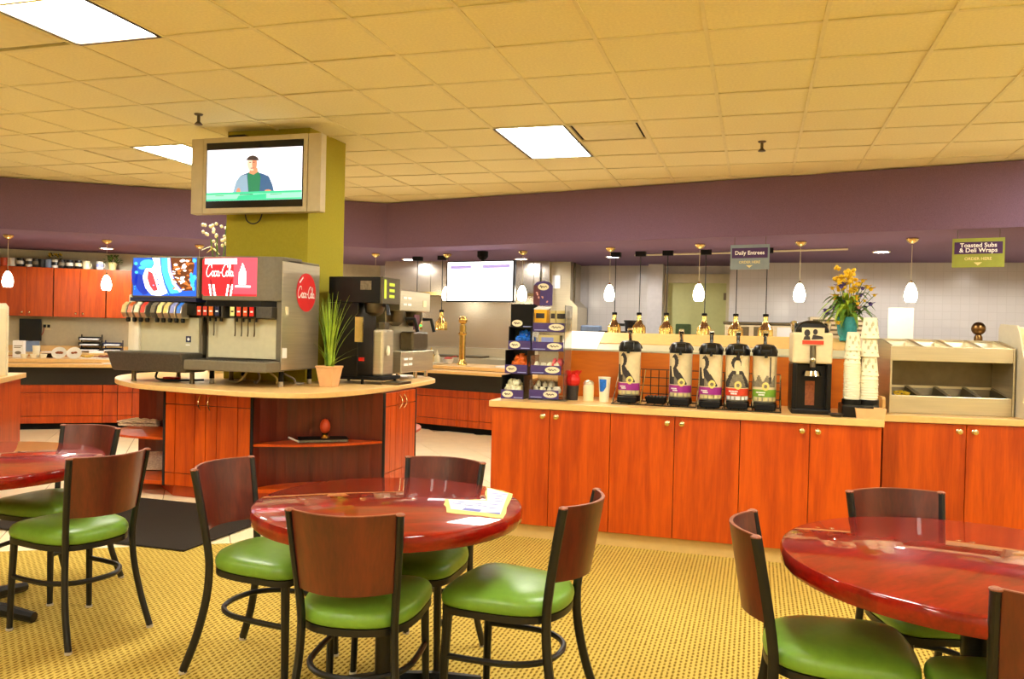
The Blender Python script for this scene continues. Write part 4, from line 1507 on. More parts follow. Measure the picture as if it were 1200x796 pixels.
pnl = grid_poly('lit_sign', lambda u, v: not ((u < .03 or u > .97) and (v < .04 or v > .96)), sgn_c, 'coke_red', sf, 32, 24)
grid_poly('sign_pink_side', lambda u, v: u > .60 and v > .03 and u < .96, lambda u, v: sgn_c(u, v, .0006), 'coke_pink', pnl, 32, 20)
grid_poly('sign_cup_rim', lambda u, v: .83 < v < .97 and .04 + (0.97 - v) * .1 < u < .64, lambda u, v: sgn_c(u, v, .001), 'sign_white', pnl, 40, 40)
ribbon('sign_script', script_strokes(), lambda u, v: sgn_c(.07 + u * .053, .46 + v * .125, .0016), .25, 'sign_white', pnl)
grid_poly('sign_bottle', lambda u, v: (abs(u - .745) < (.055 if v < .62 else .055 - (v - .62) * .22)) and .30 < v < .85, lambda u, v: sgn_c(u, v, .0016), 'sign_white', pnl, 60, 40)
grid_poly('sign_bottle_base', lambda u, v: .62 < u < .88 and .22 < v < .27, lambda u, v: sgn_c(u, v, .0016), 'sign_white', pnl, 40, 40)
grid_poly('sign_dark_strokes', lambda u, v: v < .42 and (abs(u - .20 + (v - .2) * .12) < .014 or abs(u - .54 - (v - .2) * .1) < .012), lambda u, v: sgn_c(u, v, .0012), 'sign_darkred', pnl, 90, 30)
for c0_, sl_, hw_ in ((.165, -.12, .018), (.24, -.12, .022), (.50, .1, .016), (.57, .1, .016)):
    grid_poly('sign_white_stroke', lambda u, v: v < .30 and abs(u - c0_ - (v - .2) * sl_) < hw_, lambda u, v: sgn_c(u, v, .0016), 'sign_white', pnl, 90, 30)
# oval badge on the steel side
bd = flat_poly('side_badge', [ell(0, 0, 0.155, 0.155, 36)], lambda u, v: (SX1 + 0.002, 5.80 + u * .95, 1.645 + v), 'coke_red_flat', sf)
ribbon('badge_script', script_strokes(), lambda u, v: (SX1 + 0.004, 5.80 + (u - 5.2) * .026, 1.63 + (v - 1.2) * .036), .25, 'print_white', bd)
flat_poly('badge_glint', [[(-.10, .07), (-.05, .115), (-.055, .125), (-.11, .08)]], lambda u, v: (SX1 + 0.004, 5.80 + u, 1.645 + v), 'print_white', bd)
# splash panel, valves, drip tray, legs
bx(SX0 + 0.05, SX1 - 0.07, SY0 + 0.05, SY0 + 0.10, 1.11, 1.42).build('splash_panel', 'machine_panel', sf)
bx(SX0 - 0.01, SX1 - 0.01, SY0 - 0.17, SY0 + 0.10, 1.015, 1.095).build('drip_tray', 'machine_grey', sf, bevel=0.01)
g = G()
for k in range(24):
    g.box(SX0 + 0.02 + k * 0.029, SX0 + 0.03 + k * 0.029, SY0 - 0.155, SY0 + 0.09, 1.095, 1.10)
g.build('drip_grille', 'drip_tray', sf)
VL = ['label_red', 'cloth_red', 'orange_wrap', 'navy_plastic', 'print_yellow', 'label_red', 'mug_red', 'red_plastic']
for (a, b_) in ((SX0 + 0.0, SX0 + 0.225), (SX0 + 0.295, SX0 + 0.67)):
    bx(a, b_, SY0 - 0.02, SY0 + 0.10, 1.425, 1.515).build('valve_housing', 'drip_tray', sf, bevel=0.006)
for k in range(8):
    vx = SX0 + 0.03 + k * 0.055 if k < 4 else SX0 + 0.335 + (k - 4) * 0.058
    v_ = bx(vx - 0.021, vx + 0.021, SY0 - 0.045, SY0 + 0.0, 1.43, 1.515).build('valve', 'black_plastic', sf, bevel=0.005)
    G().xprism([(SY0 - 0.046, 1.44), (SY0 - 0.0475, 1.44), (SY0 - 0.0475, 1.51), (SY0 - 0.046, 1.51)], vx - 0.019, vx + 0.019).build('flavour_card', VL[k], v_)
    bx(vx - 0.012, vx + 0.012, SY0 - 0.0485, SY0 - 0.0475, 1.468, 1.48).build('flavour_print', 'print_white' if k != 4 else 'ink_dark', v_)
    G().lathe([(0.012, 1.395), (0.012, 1.43)], 8, (vx, SY0 + 0.01, 0)).build('nozzle', 'black_plastic', v_)
    if k != 3:
        G().tube(smooth_path([(vx, SY0 - 0.005, 1.43), (vx, SY0 - 0.005, 1.36), (vx - 0.003, SY0 - 0.0, 1.31), (vx - 0.02, SY0 + 0.02, 1.285)], 4), 0.006, 6).build('lever', 'steel_dark', v_)
bx(SX1 - 0.03, SX1 + 0.004, SY0 + 0.06, SY0 + 0.10, 1.46, 1.52).build('latch', 'cream_plastic', sf)
for (lx, ly) in ((SX0 + 0.05, SY0 + 0.10), (SX1 - 0.05, SY0 + 0.10), (SX0 + 0.05, SY1 - 0.05), (SX1 - 0.05, SY1 - 0.05)):
    l_ = G().lathe([(0.02, IZ + 0.04), (0.018, 1.02)], 10, (lx, ly, 0)).build('leg', 'black_matte', sf)
    G().lathe([(0.018, IZ), (0.02, IZ + 0.005), (0.017, IZ + 0.04)], 10, (lx, ly, 0)).build('foot', 'glide', l_)
for k in range(4):
    yk = SY0 + 0.16 + 0.05 * k
    G().tube(smooth_path([(SX0 + 0.35 + 0.04 * k, yk, 1.02), (SX0 + 0.30 + 0.12 * k, yk, 0.95), (SX0 + 0.22 + 0.15 * k, yk + 0.03, 0.906), (SX0 + 0.1 + 0.2 * k, yk + 0.1, 0.905)], 5), 0.009, 6).build('hose', 'cable_grey' if k % 2 else 'tan_card', sf)
bx(SX1 + 0.0002, SX1 + 0.003, SY0 + 0.03, SY0 + 0.09, 1.12, 1.20).build('sticker', 'print_white', sf)

# left fountain
lf = thing('soda_fountain', 'white and grey soda fountain with a blue lit cola sign and nine rounded valves', 'soda fountain', (0, 0, 0))
PX0, PX1 = -4.90, -4.25
bx(PX0 + 0.02, PX1, SY0 + 0.11, SY1 - 0.02, 1.04, 1.88).build('cabinet', 'machine_grey', lf, bevel=0.008)
bx(PX0 + 0.0, PX1, SY0 + 0.0, SY0 + 0.3, 1.575, 1.905).build('head', 'machine_grey', lf, bevel=0.01)
bx(PX0 + 0.005, PX1 - 0.01, SY0 - 0.015, SY0 + 0.15, 1.545, 1.575).build('head_base', 'navy_plastic', lf)
G().prism([(PX0 - 0.13, SY0 + 0.12), (PX0 - 0.07, SY0 + 0.06), (PX0 + 0.02, SY0 + 0.02), (PX0 + 0.06, SY0 + 0.02), (PX0 + 0.06, SY1 - 0.05), (PX0 - 0.08, SY1 - 0.05)], 1.10, 1.60).build('side_cheek', 'machine_white', lf, bevel=0.01)
G().prism([(PX0 - 0.06, SY0 + 0.16), (PX0 + 0.0, SY0 + 0.10), (PX0 + 0.03, SY0 + 0.10), (PX0 + 0.03, SY1 - 0.05), (PX0 - 0.06, SY1 - 0.05)], 1.60, 1.76).build('upper_cheek', 'machine_white', lf, bevel=0.006)
bx(PX0 + 0.06, PX1 - 0.03, SY0 + 0.05, SY0 + 0.11, 1.13, 1.42).build('splash_panel', 'machine_panel', lf, bevel=0.004)
bx(PX1 - 0.03, PX1, SY0 + 0.06, SY0 + 0.11, 1.10, 1.42).build('splash_edge', 'machine_grey', lf)
flat_poly('square_badge', [[(PX1 - .15, 1.22), (PX1 - .10, 1.22), (PX1 - .10, 1.27), (PX1 - .15, 1.27)]], lambda u, v: (u, SY0 + 0.0488, v), 'navy_plastic', lf)
flat_poly('badge_star', [ell(PX1 - .125, 1.245, .013, .013, 8), [(PX1 - .15, 1.195), (PX1 - .11, 1.195), (PX1 - .11, 1.203), (PX1 - .15, 1.203)]], lambda u, v: (u, SY0 + 0.0482, v), 'print_white', lf)
G().xprism([(SY0 - 0.20, 1.14), (SY0 + 0.12, 1.14), (SY0 + 0.12, 0.985), (SY0 - 0.13, 0.985)], PX0 - 0.06, PX1 + 0.0).build('drip_tray', 'drip_tray', lf, bevel=0.015)
bx(PX0 + 0.02, PX1 - 0.02, SY0 - 0.0, SY0 + 0.10, 1.44, 1.53).build('valve_bar', 'black_plastic', lf, bevel=0.006)
V2 = ['tan_card', 'orange_wrap', 'cup_paper', 'label_red', 'ink_mid', 'print_yellow', 'label_gold', 'print_blue', 'blue_wrap']
for k in range(9):
    vx = PX0 - 0.01 + k * 0.062 + (0.035 if k > 3 else 0)
    v_ = G().xprism([(SY0 - 0.05, 1.41), (SY0 - 0.075, 1.45), (SY0 - 0.06, 1.505), (SY0 - 0.02, 1.535), (SY0 + 0.03, 1.535), (SY0 + 0.03, 1.41)], vx - 0.024, vx + 0.024).build('valve', 'steel' if k not in (4,) else 'drip_tray', lf, bevel=0.006)
    G().xprism([(SY0 - 0.0765, 1.452), (SY0 - 0.0615, 1.507), (SY0 - 0.0212, 1.5375), (SY0 - 0.0205, 1.536), (SY0 - 0.06, 1.505), (SY0 - 0.075, 1.451)], vx - 0.020, vx + 0.020).build('flavour_card', V2[k], v_)
    G().lathe([(0.014, 1.375), (0.018, 1.39), (0.016, 1.41)], 8, (vx, SY0 - 0.015, 0)).build('nozzle', 'black_plastic', v_)
for (lx, ly) in ((PX0 + 0.06, SY0 - 0.02), (PX1 - 0.03, SY0 - 0.02), (PX0 + 0.06, SY1 - 0.06), (PX1 - 0.05, SY1 - 0.06)):
    G().lathe([(0.022, IZ), (0.018, IZ + 0.02), (0.018, 1.04)], 10, (lx, ly, 0)).build('leg', 'steel_dark', lf)
G().tube(smooth_path([(PX0 + 0.2, SY0 + 0.1, 0.99), (PX0 + 0.22, SY0 + 0.05, 0.92), (PX0 + 0.35, SY0 + 0.08, 0.905), (PX0 + 0.6, SY0 + 0.15, 0.915)], 5), 0.009, 6).build('hose', 'cable_black', lf)


def PP(d):
    return lambda u, v: (PX0 + 0.02 + u * (PX1 - PX0 - 0.04), SY0 - 0.002 - d, 1.59 + v * 0.305)


ps = flat_poly('lit_sign', [[(0, 0), (1, 0), (1, 1), (0, 1)]], PP(0), 'pepsi_blue', lf)
rp = random.Random(5)
flat_poly('sign_deep_blue', [ell(.14, .30, .10, .28, 18, rot=.2), ell(.02, .55, .05, .3, 12)], PP(.0004), 'pepsi_deep', ps)
flat_poly('sign_splash', [ell(.22, .86, .12, .10, 12, rot=.4), ell(.14, .74, .06, .05, 8), ell(.27, .74, .07, .06, 9), ell(.05, .62, .03, .04, 7), ell(.04, .85, .03, .05, 7)], PP(.0006), 'pepsi_cyan', ps)
flat_poly('sign_white_band', [[(.30, 1), (.42, 1), (.45, .62), (.50, .30), (.56, .08), (.44, .0), (.30, .02), (.20, .20), (.15, .50), (.20, .72), (.30, .72), (.34, .86)]], PP(.0008), 'sign_white', ps)
flat_poly('sign_red_lobe', [[(.24, .66), (.31, .60), (.36, .36), (.40, .14), (.33, .12), (.27, .26), (.23, .46)]], PP(.0012), 'pepsi_red', ps)
flat_poly('sign_blue_lobe', [[(.09, .50), (.15, .56), (.17, .30), (.25, .06), (.16, .02), (.08, .22)]], PP(.0012), 'pepsi_deep', ps)
flat_poly('sign_letters', [ell(.37 + .018 * k, .56 - .13 * k, .012, .03, 7, rot=.5) for k in range(4)], PP(.0012), 'pepsi_deep', ps)
flat_poly('sign_cyan_curve', [[(.44, 1), (.55, 1), (.56, .65), (.63, .32), (.74, .08), (.60, .06), (.52, .32), (.46, .65)]], PP(.0010), 'pepsi_cyan', ps)
flat_poly('sign_white_curve', [[(.55, 1), (.58, 1), (.60, .66), (.68, .32), (.78, .12), (.74, .10), (.63, .32), (.56, .66)]], PP(.0012), 'sign_white', ps)
flat_poly('sign_cola', [[(.59, 1), (.93, 1), (.97, .8), (.93, .45), (.97, .15), (.80, .13), (.69, .33), (.61, .66)]], PP(.0012), 'pepsi_brown', ps)
flat_poly('sign_amber', [ell(rp.uniform(.63, .92), rp.uniform(.2, .95), rp.uniform(.015, .04), rp.uniform(.02, .06), 7, rot=rp.uniform(0, 3)) for _ in range(26)], PP(.0016), 'pepsi_amber', ps, True)
flat_poly('sign_ice', [ell(rp.uniform(.64, .86), rp.uniform(.15, .95), rp.uniform(.01, .035), rp.uniform(.015, .05), 7, rot=rp.uniform(0, 3)) for _ in range(22)], PP(.0020), 'sign_white', ps, True)
flat_poly('sign_blue_ice', [ell(rp.uniform(.90, .97), rp.uniform(.2, .95), rp.uniform(.02, .04), rp.uniform(.04, .08), 7) for _ in range(9)], PP(.0022), 'pepsi_cyan', ps, True)
flat_poly('sign_sparkle', [ell(rp.uniform(.02, .7), rp.uniform(.03, .3), rp.uniform(.006, .016), rp.uniform(.01, .025), 6) for _ in range(16)], PP(.0024), 'pepsi_cyan', ps, True)

# red box under the left fountain
tag(bx(-0.06, 0.06, -0.04, 0.04, 0, 0.03).build('red_pouch', 'red_plastic', None, bevel=0.008, loc=(-4.62, 5.60, IZ)), 'small red pouch under the blue-signed soda fountain', 'pouch')
# flowering plant behind the column
t = thing('flowering_plant', 'tall plant with pale blossoms behind the green column', 'plant', (-5.02, 6.72, IZ))
G().lathe([(0.08, 0), (0.11, 0.18), (0.10, 0.18), (0.07, 0.01)], 16).build('pot', 'cream_plastic', t, smooth=SM)
G().lathe([(0.098, 0.16), (0.001, 0.165)], 16).build('soil', 'soil', t)
g = G()
for q in range(5):
    a = q * 1.256
    g.tube(smooth_path([(0, 0, 0.16), (0.02 * math.cos(a), 0.02 * math.sin(a), 0.8), (0.08 * math.cos(a), 0.08 * math.sin(a), 1.45 - .05 * q)], 6), 0.006, 5)
g.build('stems', 'leaf_green', t)
g = G()
for q in range(16):
    a = rnd.uniform(0, 2 * PI)
    p = Vector((0.01, 0, 0.9 + 0.25 * rnd.random()))
    d = Vector((math.cos(a), math.sin(a), 0.2))
    l_ = rnd.uniform(0.12, 0.22)
    u = Vector((-d.y, d.x, 0)) * 0.018
    g.add([p, p + d * l_ * .5 + u + Vector((0, 0, .05)), p + d * l_ + Vector((0, 0, -.02)), p + d * l_ * .5 - u + Vector((0, 0, .05))], [(0, 1, 2, 3)])
g.build('leaves', 'print_yellow', t)
g = G()
for q in range(26):
    a = rnd.uniform(0, 2 * PI)
    r_ = rnd.uniform(0.04, 0.17)
    g.sphere((r_ * math.cos(a), r_ * math.sin(a), 1.30 + rnd.uniform(-.06, .14)), 0.018, 6, 4)
g.build('blossoms', 'petal_white', t)['kind'] = 'stuff'

# ------------------------------------------------------------------ potted grass
t = thing('potted_grass', 'tall green grass in a tapered terracotta pot on the island', 'plant', (-3.275, 5.80, IZ))
G().loft([[(sx * a, sy * a, z) for sx, sy in ((-1, -1), (1, -1), (1, 1), (-1, 1))] for a, z in ((0.055, 0), (0.078, 0.15), (0.082, 0.15), (0.082, 0.165), (0.072, 0.165), (0.068, 0.14))]).build('pot', 'terracotta', t, bevel=0.003)
bx(-0.066, 0.066, -0.066, 0.066, 0.135, 0.15).build('soil', 'soil', t)
for q in range(92):
    a = rnd.uniform(0, 2 * PI)
    lean = rnd.uniform(0.02, 0.30) if q < 80 else rnd.uniform(0.3, 0.42)
    h = rnd.uniform(0.36, 0.70) if q < 80 else rnd.uniform(0.12, 0.3)
    b0 = Vector((0.04 * math.cos(a) * rnd.random(), 0.04 * math.sin(a) * rnd.random(), 0.145))
    if math.cos(a) < 0:
        lean *= 0.5
    d = Vector((math.cos(a), math.sin(a), 0))
    sd = Vector((-d.y, d.x, 0))
    n_ = 5
    Lp, Rp = [], []
    wd = rnd.uniform(0.006, 0.011)
    for i in range(n_ + 1):
        s_ = i / n_
        p = b0 + d * lean * s_ ** 1.8 * 0.8 + Vector((0, 0, h * (s_ - 0.12 * s_ * s_)))
        k_ = wd * (1 - s_ * 0.92)
        Lp.append(p + sd * k_)
        Rp.append(p - sd * k_)
    G().add(Lp + Rp, [(i, i + 1, n_ + 2 + i, n_ + 1 + i) for i in range(n_)]).build('blade', 'grass_green' if q % 6 else 'leaf_green', t)

# ------------------------------------------------------------------ coffee brewers on the island
t = thing('coffee_brewer', 'tall black coffee brewer with steel front behind the potted grass', 'coffee maker', (0, 0, 0))
bx(-3.50, -3.02, 6.16, 6.52, 1.58, 1.80).build('head', 'black_plastic', t, bevel=0.006)
bx(-3.02, -3.00, 6.17, 6.51, 1.58, 1.80).build('control_face', 'steel_dark', t)
for z0 in (1.63, 1.68, 1.73):
    bx(-3.0, -2.998, 6.30, 6.40, z0, z0 + 0.025).build('display', 'lcd_lime', t)
bx(-3.0, -2.998, 6.20, 6.24, 1.62, 1.78).build('label_strip', 'lcd_lime', t)
bx(-3.20, -3.10, 6.157, 6.16, 1.69, 1.765).build('badge', 'ink_mid', t)
bx(-3.50, -3.22, 6.17, 6.51, 0.95, 1.58).build('tower', 'black_plastic', t, bevel=0.006)
bx(-3.50, -2.98, 6.16, 6.52, 0.93, 0.96).build('base', 'black_matte', t, bevel=0.004)
for lx, ly in ((-3.47, 6.19), (-3.17, 6.17), (-3.47, 6.49), (-3.02, 6.49)):
    G().lathe([(0.014, IZ), (0.012, 0.93)], 8, (lx, ly, 0)).build('foot', 'black_matte', t)
G().lathe([(0.03, 1.47), (0.075, 1.50), (0.088, 1.55), (0.088, 1.58)], 18, (-3.12, 6.27, 0)).build('brew_funnel', 'steel_dark', t, smooth=SM)
G().tube([(-3.02, 6.24, 1.56), (-2.97, 6.20, 1.56), (-2.95, 6.19, 1.48)], 0.016, 8).build('funnel_handle', 'black_plastic', t)
bx(-3.24, -3.17, 6.150, 6.17, 1.25, 1.46).build('gauge_panel', 'brass_pale', t)
bx(-3.12, -3.02, 6.24, 6.46, 0.96, 1.36).build('thermal_server', 'steel', t, bevel=0.02)
bx(-3.10, -3.04, 6.30, 6.40, 1.36, 1.42).build('server_cap', 'steel_dark', t, bevel=0.008)
G().lathe([(0.014, 1.14), (0.02, 1.17), (0.012, 1.22)], 8, (-3.0, 6.30, 0)).build('faucet', 'cup_paper', t)
bx(-3.19, -3.15, 6.13, 6.16, 1.09, 1.12).build('red_switch', 'red_plastic', t)
bx(-3.02, -2.86, 6.22, 6.48, IZ, 0.915).build('drip_tray', 'steel_dark', t)

t = thing('coffee_brewer', 'wide stainless steel coffee brewer with two funnels at the end of the island', 'coffee maker', (0, 0, 0))
bx(-3.55, -3.09, 6.72, 7.42, 1.53, 1.72).build('head', 'steel', t, bevel=0.008)
bx(-3.60, -3.24, 6.74, 7.40, 1.04, 1.53).build('tower', 'steel', t, bevel=0.006)
bx(-3.60, -3.06, 6.70, 7.46, 0.965, 1.16).build('warmer_base', 'steel', t, bevel=0.006)
for k in range(2):
    for j in range(2):
        bx(-3.09, -3.086, 6.78 + j * 0.10, 6.86 + j * 0.10, 1.58 + k * 0.06, 1.60 + k * 0.06).build('slot', 'print_white', t)
        bx(-3.06, -3.056, 6.76 + j * 0.10, 6.84 + j * 0.10, 1.03 + k * 0.05, 1.05 + k * 0.05).build('slot', 'print_white', t)
bx(-3.09, -3.086, 7.24, 7.32, 1.58, 1.64).build('control_plate', 'cream_plastic', t)
for yy in (6.86, 7.26):
    f_ = G().lathe([(0.03, 1.39), (0.08, 1.43), (0.09, 1.49), (0.09, 1.53)], 18, (-3.20, yy, 0)).build('brew_funnel', 'steel_dark', t, smooth=SM)
    G().tube([(-3.11, yy + .03, 1.46), (-3.03, yy + .05, 1.46), (-3.0, yy + .06, 1.34)], 0.018, 8).build('funnel_handle', 'black_plastic', f_)
bx(-3.09, -3.08, 7.02, 7.14, 1.36, 1.50).build('screen_panel', 'maroon_card', t)
G().sphere((-3.075, 7.16, 1.40), 0.012, 8, 6).build('ready_lamp', 'led_green', t)
bx(-3.24, -3.10, 7.05, 7.42, 1.16, 1.34).build('glass_server', 'steel_dark', t, bevel=0.02)
for lx, ly in ((-3.12, 6.76), (-3.12, 7.16), (-3.12, 7.42), (-3.56, 6.76), (-3.56, 7.42)):
    G().lathe([(0.02, IZ), (0.018, 0.965)], 10, (lx, ly, 0)).build('leg', 'chrome', t, smooth=SM)

# ------------------------------------------------------------------ coffee counter things
# candy display: two stepped racks
def bin_front(t, x0, x1, y, z, h, mat_='violet_card', right=False):
    f = bx(x0, x1, y - 0.004, y, z, z + h).build('bin_front', mat_, t)
    ox = x1 - (x1 - x0) * 0.28 if right else x0 + (x1 - x0) * 0.30
    w_ = (x1 - x0) * 0.24
    flat_poly('oval_label', [ell(ox, z + h * 0.52, w_, h * 0.38, 18)], lambda u, v: (u, y - 0.0055, v), 'oval_cream', f)
    ribbon('oval_script', [[(ox - w_ * .6, z + h * .5), (ox - w_ * .4, z + h * .62), (ox - w_ * .3, z + h * .42), (ox - w_ * .1, z + h * .58), (ox + w_ * .1, z + h * .45), (ox + w_ * .3, z + h * .58), (ox + w_ * .55, z + h * .47)]],
           lambda u, v: (u, y - 0.0065, v), 0.005, 'ink_dark', f, 4)
    lx0, lx1 = (x0 + 0.01, ox - w_ - 0.01) if right else (ox + w_ + 0.005, x1 - 0.006)
    flat_poly('print_line', [[(lx0, z + h * .12), (lx1, z + h * .12), (lx1, z + h * .22), (lx0, z + h * .22)]], lambda u, v: (u, y - 0.0055, v), 'print_blue', f)


BAGS = []


def bag(name, mat_, label, loc, sz, grp, rnd_):
    g = G().sphere((0, 0, sz * 0.45), sz, 8, 6, (0.8, 0.6, 0.75))
    for i, q in enumerate(g.v):
        k = 1 + rnd_.uniform(-0.16, 0.16)
        g.v[i] = (q[0] * k, q[1] * k, max(q[2] * k, 0.0))
    t = thing(name, label, 'candy bag', loc, rnd_.uniform(0, 6), grp)
    g.build('bag', mat_, t, smooth=SM)
    a = rnd_.uniform(-.4, .4)
    G().loft([[(-.012, -.003, sz * .7), (.012, -.003, sz * .7), (.012, .003, sz * .7), (-.012, .003, sz * .7)],
              [(-.022 + a * .03, -.002, sz * 1.25), (.022 + a * .03, -.002, sz * 1.25), (.022 + a * .03, .002, sz * 1.25), (-.022 + a * .03, .002, sz * 1.25)]]).build('tie_top', mat_, t)


cr = random.Random(11)
t = thing('candy_rack', 'black stepped candy rack with purple bin fronts on the coffee counter', 'rack', (0, 0, 0))
LV = [(0.914, -1.668, 0.0), (1.085, -1.655, 0.035), (1.25, -1.645, 0.07), (1.40, -1.64, 0.10)]
for k, (z, x0, dy) in enumerate(LV):
    x1 = x0 + 0.16
    y0 = 5.30 + dy
    g = bx(x0, x1, y0, 5.52, z, z + 0.006)
    g.box(x0, x0 + 0.005, y0, 5.52, z, z + 0.16).box(x1 - 0.005, x1, y0, 5.52, z, z + 0.16).box(x0, x1, 5.515, 5.52, z, z + 0.17)
    g.build('tier', 'black_plastic', t)
    bin_front(t, x0, x1, y0, z, 0.062)
bx(-1.64, -1.48, 5.395, 5.50, 1.40, 1.565).build('closed_tier', 'black_matte', t)
hd = bx(-1.50, -1.365, 5.47, 5.478, 1.56, 1.70).build('header_card', 'violet_card', t)
flat_poly('header_crown', [[(-1.50, 1.70), (-1.365, 1.70), (-1.385, 1.722), (-1.432, 1.732), (-1.48, 1.722)]], lambda u, v: (u, 5.471, v), 'violet_card', hd)
flat_poly('header_left', [[(-1.50, 1.56), (-1.455, 1.56), (-1.45, 1.70), (-1.50, 1.70)]], lambda u, v: (u, 5.469, v), 'maroon_card', hd)
flat_poly('oval_label', [ell(-1.43, 1.69, 0.04, 0.024, 18)], lambda u, v: (u, 5.467, v), 'oval_cream', hd)
ribbon('oval_script', [[(-1.455, 1.69), (-1.448, 1.70), (-1.443, 1.683), (-1.435, 1.695), (-1.425, 1.686), (-1.415, 1.695), (-1.405, 1.688)]], lambda u, v: (u, 5.466, v), 0.005, 'ink_dark', hd, 4)
flat_poly('sweets_print', [ell(-1.48 + cr.uniform(0, .1), 1.58 + cr.uniform(0, .07), .009, .006, 7, rot=cr.uniform(0, 3)) for _ in range(6)], lambda u, v: (u, 5.466, v), 'petal_pink', hd)
BT = [(0.92, -1.66, 5.36, 'cream_wrap', 'cream candy bag in the lowest bin of the black rack', 'cream candy bags'),
      (1.091, -1.63, 5.40, 'orange_wrap', 'orange candy bag in the black rack', 'orange candy bags'),
      (1.256, -1.61, 5.43, 'blue_wrap', 'blue candy bag in the black rack', 'blue candy bags')]
for z, x0, y0, m_, lab, grp in BT:
    for q in range(7):
        bag('candy_bag', m_, lab, (x0 + 0.034 + (q % 4) * 0.029, y0 - 0.02 + 0.05 * (q // 4), z + 0.036 + 0.035 * (q // 4) + cr.uniform(0, .012)), cr.uniform(0.034, 0.042), grp, cr)

t = thing('candy_rack', 'clear stepped candy rack with blue bin fronts beside the coffee cups', 'rack', (0, 0, 0))
bx(-1.475, -1.215, 5.30, 5.55, 0.914, 0.92).build('base', 'clear_plastic', t)
bx(-1.24, -1.236, 5.33, 5.54, 0.92, 1.56).build('side_panel', 'clear_plastic', t)
bx(-1.475, -1.24, 5.54, 5.544, 0.92, 1.48).build('back_panel', 'clear_plastic', t)
for k, (z, y0) in enumerate(((0.92, 5.31), (1.085, 5.33), (1.245, 5.35), (1.375, 5.37))):
    g = bx(-1.472, -1.24, y0, 5.54, z, z + 0.005)
    g.box(-1.472, -1.468, y0, 5.54, z, z + 0.13)
    g.build('tier', 'clear_plastic', t)
    bin_front(t, -1.47, -1.265 + 0.008 * k, y0, z + 0.004, 0.060, right=True)
for k, (z, m_, lab, grp, n_) in enumerate(((0.925, 'clear_wrap', 'pale cellophane candy bag in the clear rack, bottom bin', 'pale candy bags', 7),
                                           (1.09, 'clear_wrap', 'silver candy bag in the clear rack, second bin', 'silver candy bags', 4))):
    for q in range(n_):
        bag('candy_bag', m_, lab, (-1.44 + (q % 4) * 0.048, 5.37 + 0.06 * (q // 4), z + 0.034 + 0.035 * (q // 4)), cr.uniform(0.03, 0.04), grp, cr)
for q in range(4):
    bag('candy_bag', 'pink_wrap', 'pink candy bag in the clear rack beside the silver ones', (-1.325 + (q % 2) * 0.04, 5.38 + .05 * (q // 2), 1.12 + 0.03 * (q // 2)), 0.036, 'pink candy bags', cr)
t = thing('candy_box', 'clear-windowed candy carton in the third bin of the clear rack', 'box', (-1.36, 5.43, 1.25))
bx(-0.075, 0.075, -0.04, 0.04, 0, 0.105).build('carton', 'tan_card', t, bevel=0.002)
bx(-0.055, 0.03, -0.042, -0.04, 0.02, 0.09).build('window', 'print_blue', t)
t = thing('candy_box', 'bright yellow candy carton with a white flap on top of the clear rack', 'box', (-1.425, 5.44, 1.38))
bx(-0.05, 0.04, -0.04, 0.05, 0, 0.15).build('carton', 'yellow_card', t, bevel=0.002)
G().xprism([(-.042, .15), (.05, .165), (.05, .172), (-.042, .157)], -0.052, 0.05).build('flap', 'print_white', t)
bx(-0.035, 0.025, -0.042, -0.04, 0.09, 0.125).build('label', 'ink_dark', t)
for k, (x_, mm, lab) in enumerate(((-1.345, 'tan_card', 'narrow tan candy carton beside the bright yellow one'), (-1.285, 'tan_card', 'wide tan candy carton at the outer end of the clear rack'))):
    t = thing('candy_box', lab, 'box', (x_, 5.46, 1.38))
    hw = 0.018 if k == 0 else 0.038
    bx(-hw, hw, -0.04, 0.04, 0, 0.145).build('carton', mm, t, bevel=0.002)
    bx(-hw * .8, hw * .8, -0.042, -0.04, 0.09, 0.125).build('label', 'ink_dark', t)

# cup of red stirrers / napkin, shaker, paper cup
t = thing('utensil_cup', 'dark cup holding a bunch of bright red paper', 'cup', (-1.20, 5.45, CT))
G().lathe([(0.036, 0), (0.044, 0.10), (0.04, 0.10), (0.03, 0.01), (0.001, 0.008)], 16).build('cup', 'ink_dark', t, smooth=SM)
G().sphere((0, 0, 0.135), 0.05, 12, 8, (1.05, 1, 1.1)).build('red_bunch', 'red_plastic', t, smooth=0.3)
for q in range(5):
    a = q * 1.25
    G().loft([[(0.01 * math.cos(a) - .012, 0.01 * math.sin(a), .14), (0.01 * math.cos(a) + .012, 0.01 * math.sin(a), .14), (0.01 * math.cos(a), 0.01 * math.sin(a) + .012, .14)],
              [(0.05 * math.cos(a) - .014, 0.05 * math.sin(a), .20), (0.05 * math.cos(a) + .014, 0.05 * math.sin(a), .205), (0.05 * math.cos(a), 0.05 * math.sin(a) + .014, .20)]]).build('red_leaf', 'red_plastic', t)
t = thing('shaker', 'white shaker jar with a metal lid beside the red bunch', 'shaker', (-1.085, 5.43, CT))
G().lathe([(0.034, 0), (0.037, 0.006), (0.037, 0.10), (0.034, 0.112)], 16).build('jar', 'cream_plastic', t, smooth=SM)
G().lathe([(0.036, 0.112), (0.036, 0.125), (0.026, 0.137), (0.004, 0.142)], 16).build('lid', 'steel', t, smooth=SM)
t = thing('paper_cup', 'tall paper cup with a blue print beside the shaker', 'cup', (-0.975, 5.42, CT))
G().lathe([(0.03, 0), (0.031, 0.004), (0.042, 0.165), (0.044, 0.168), (0.04, 0.168), (0.028, 0.008), (0.001, 0.006)], 18).build('cup', 'cup_paper', t, smooth=SM)


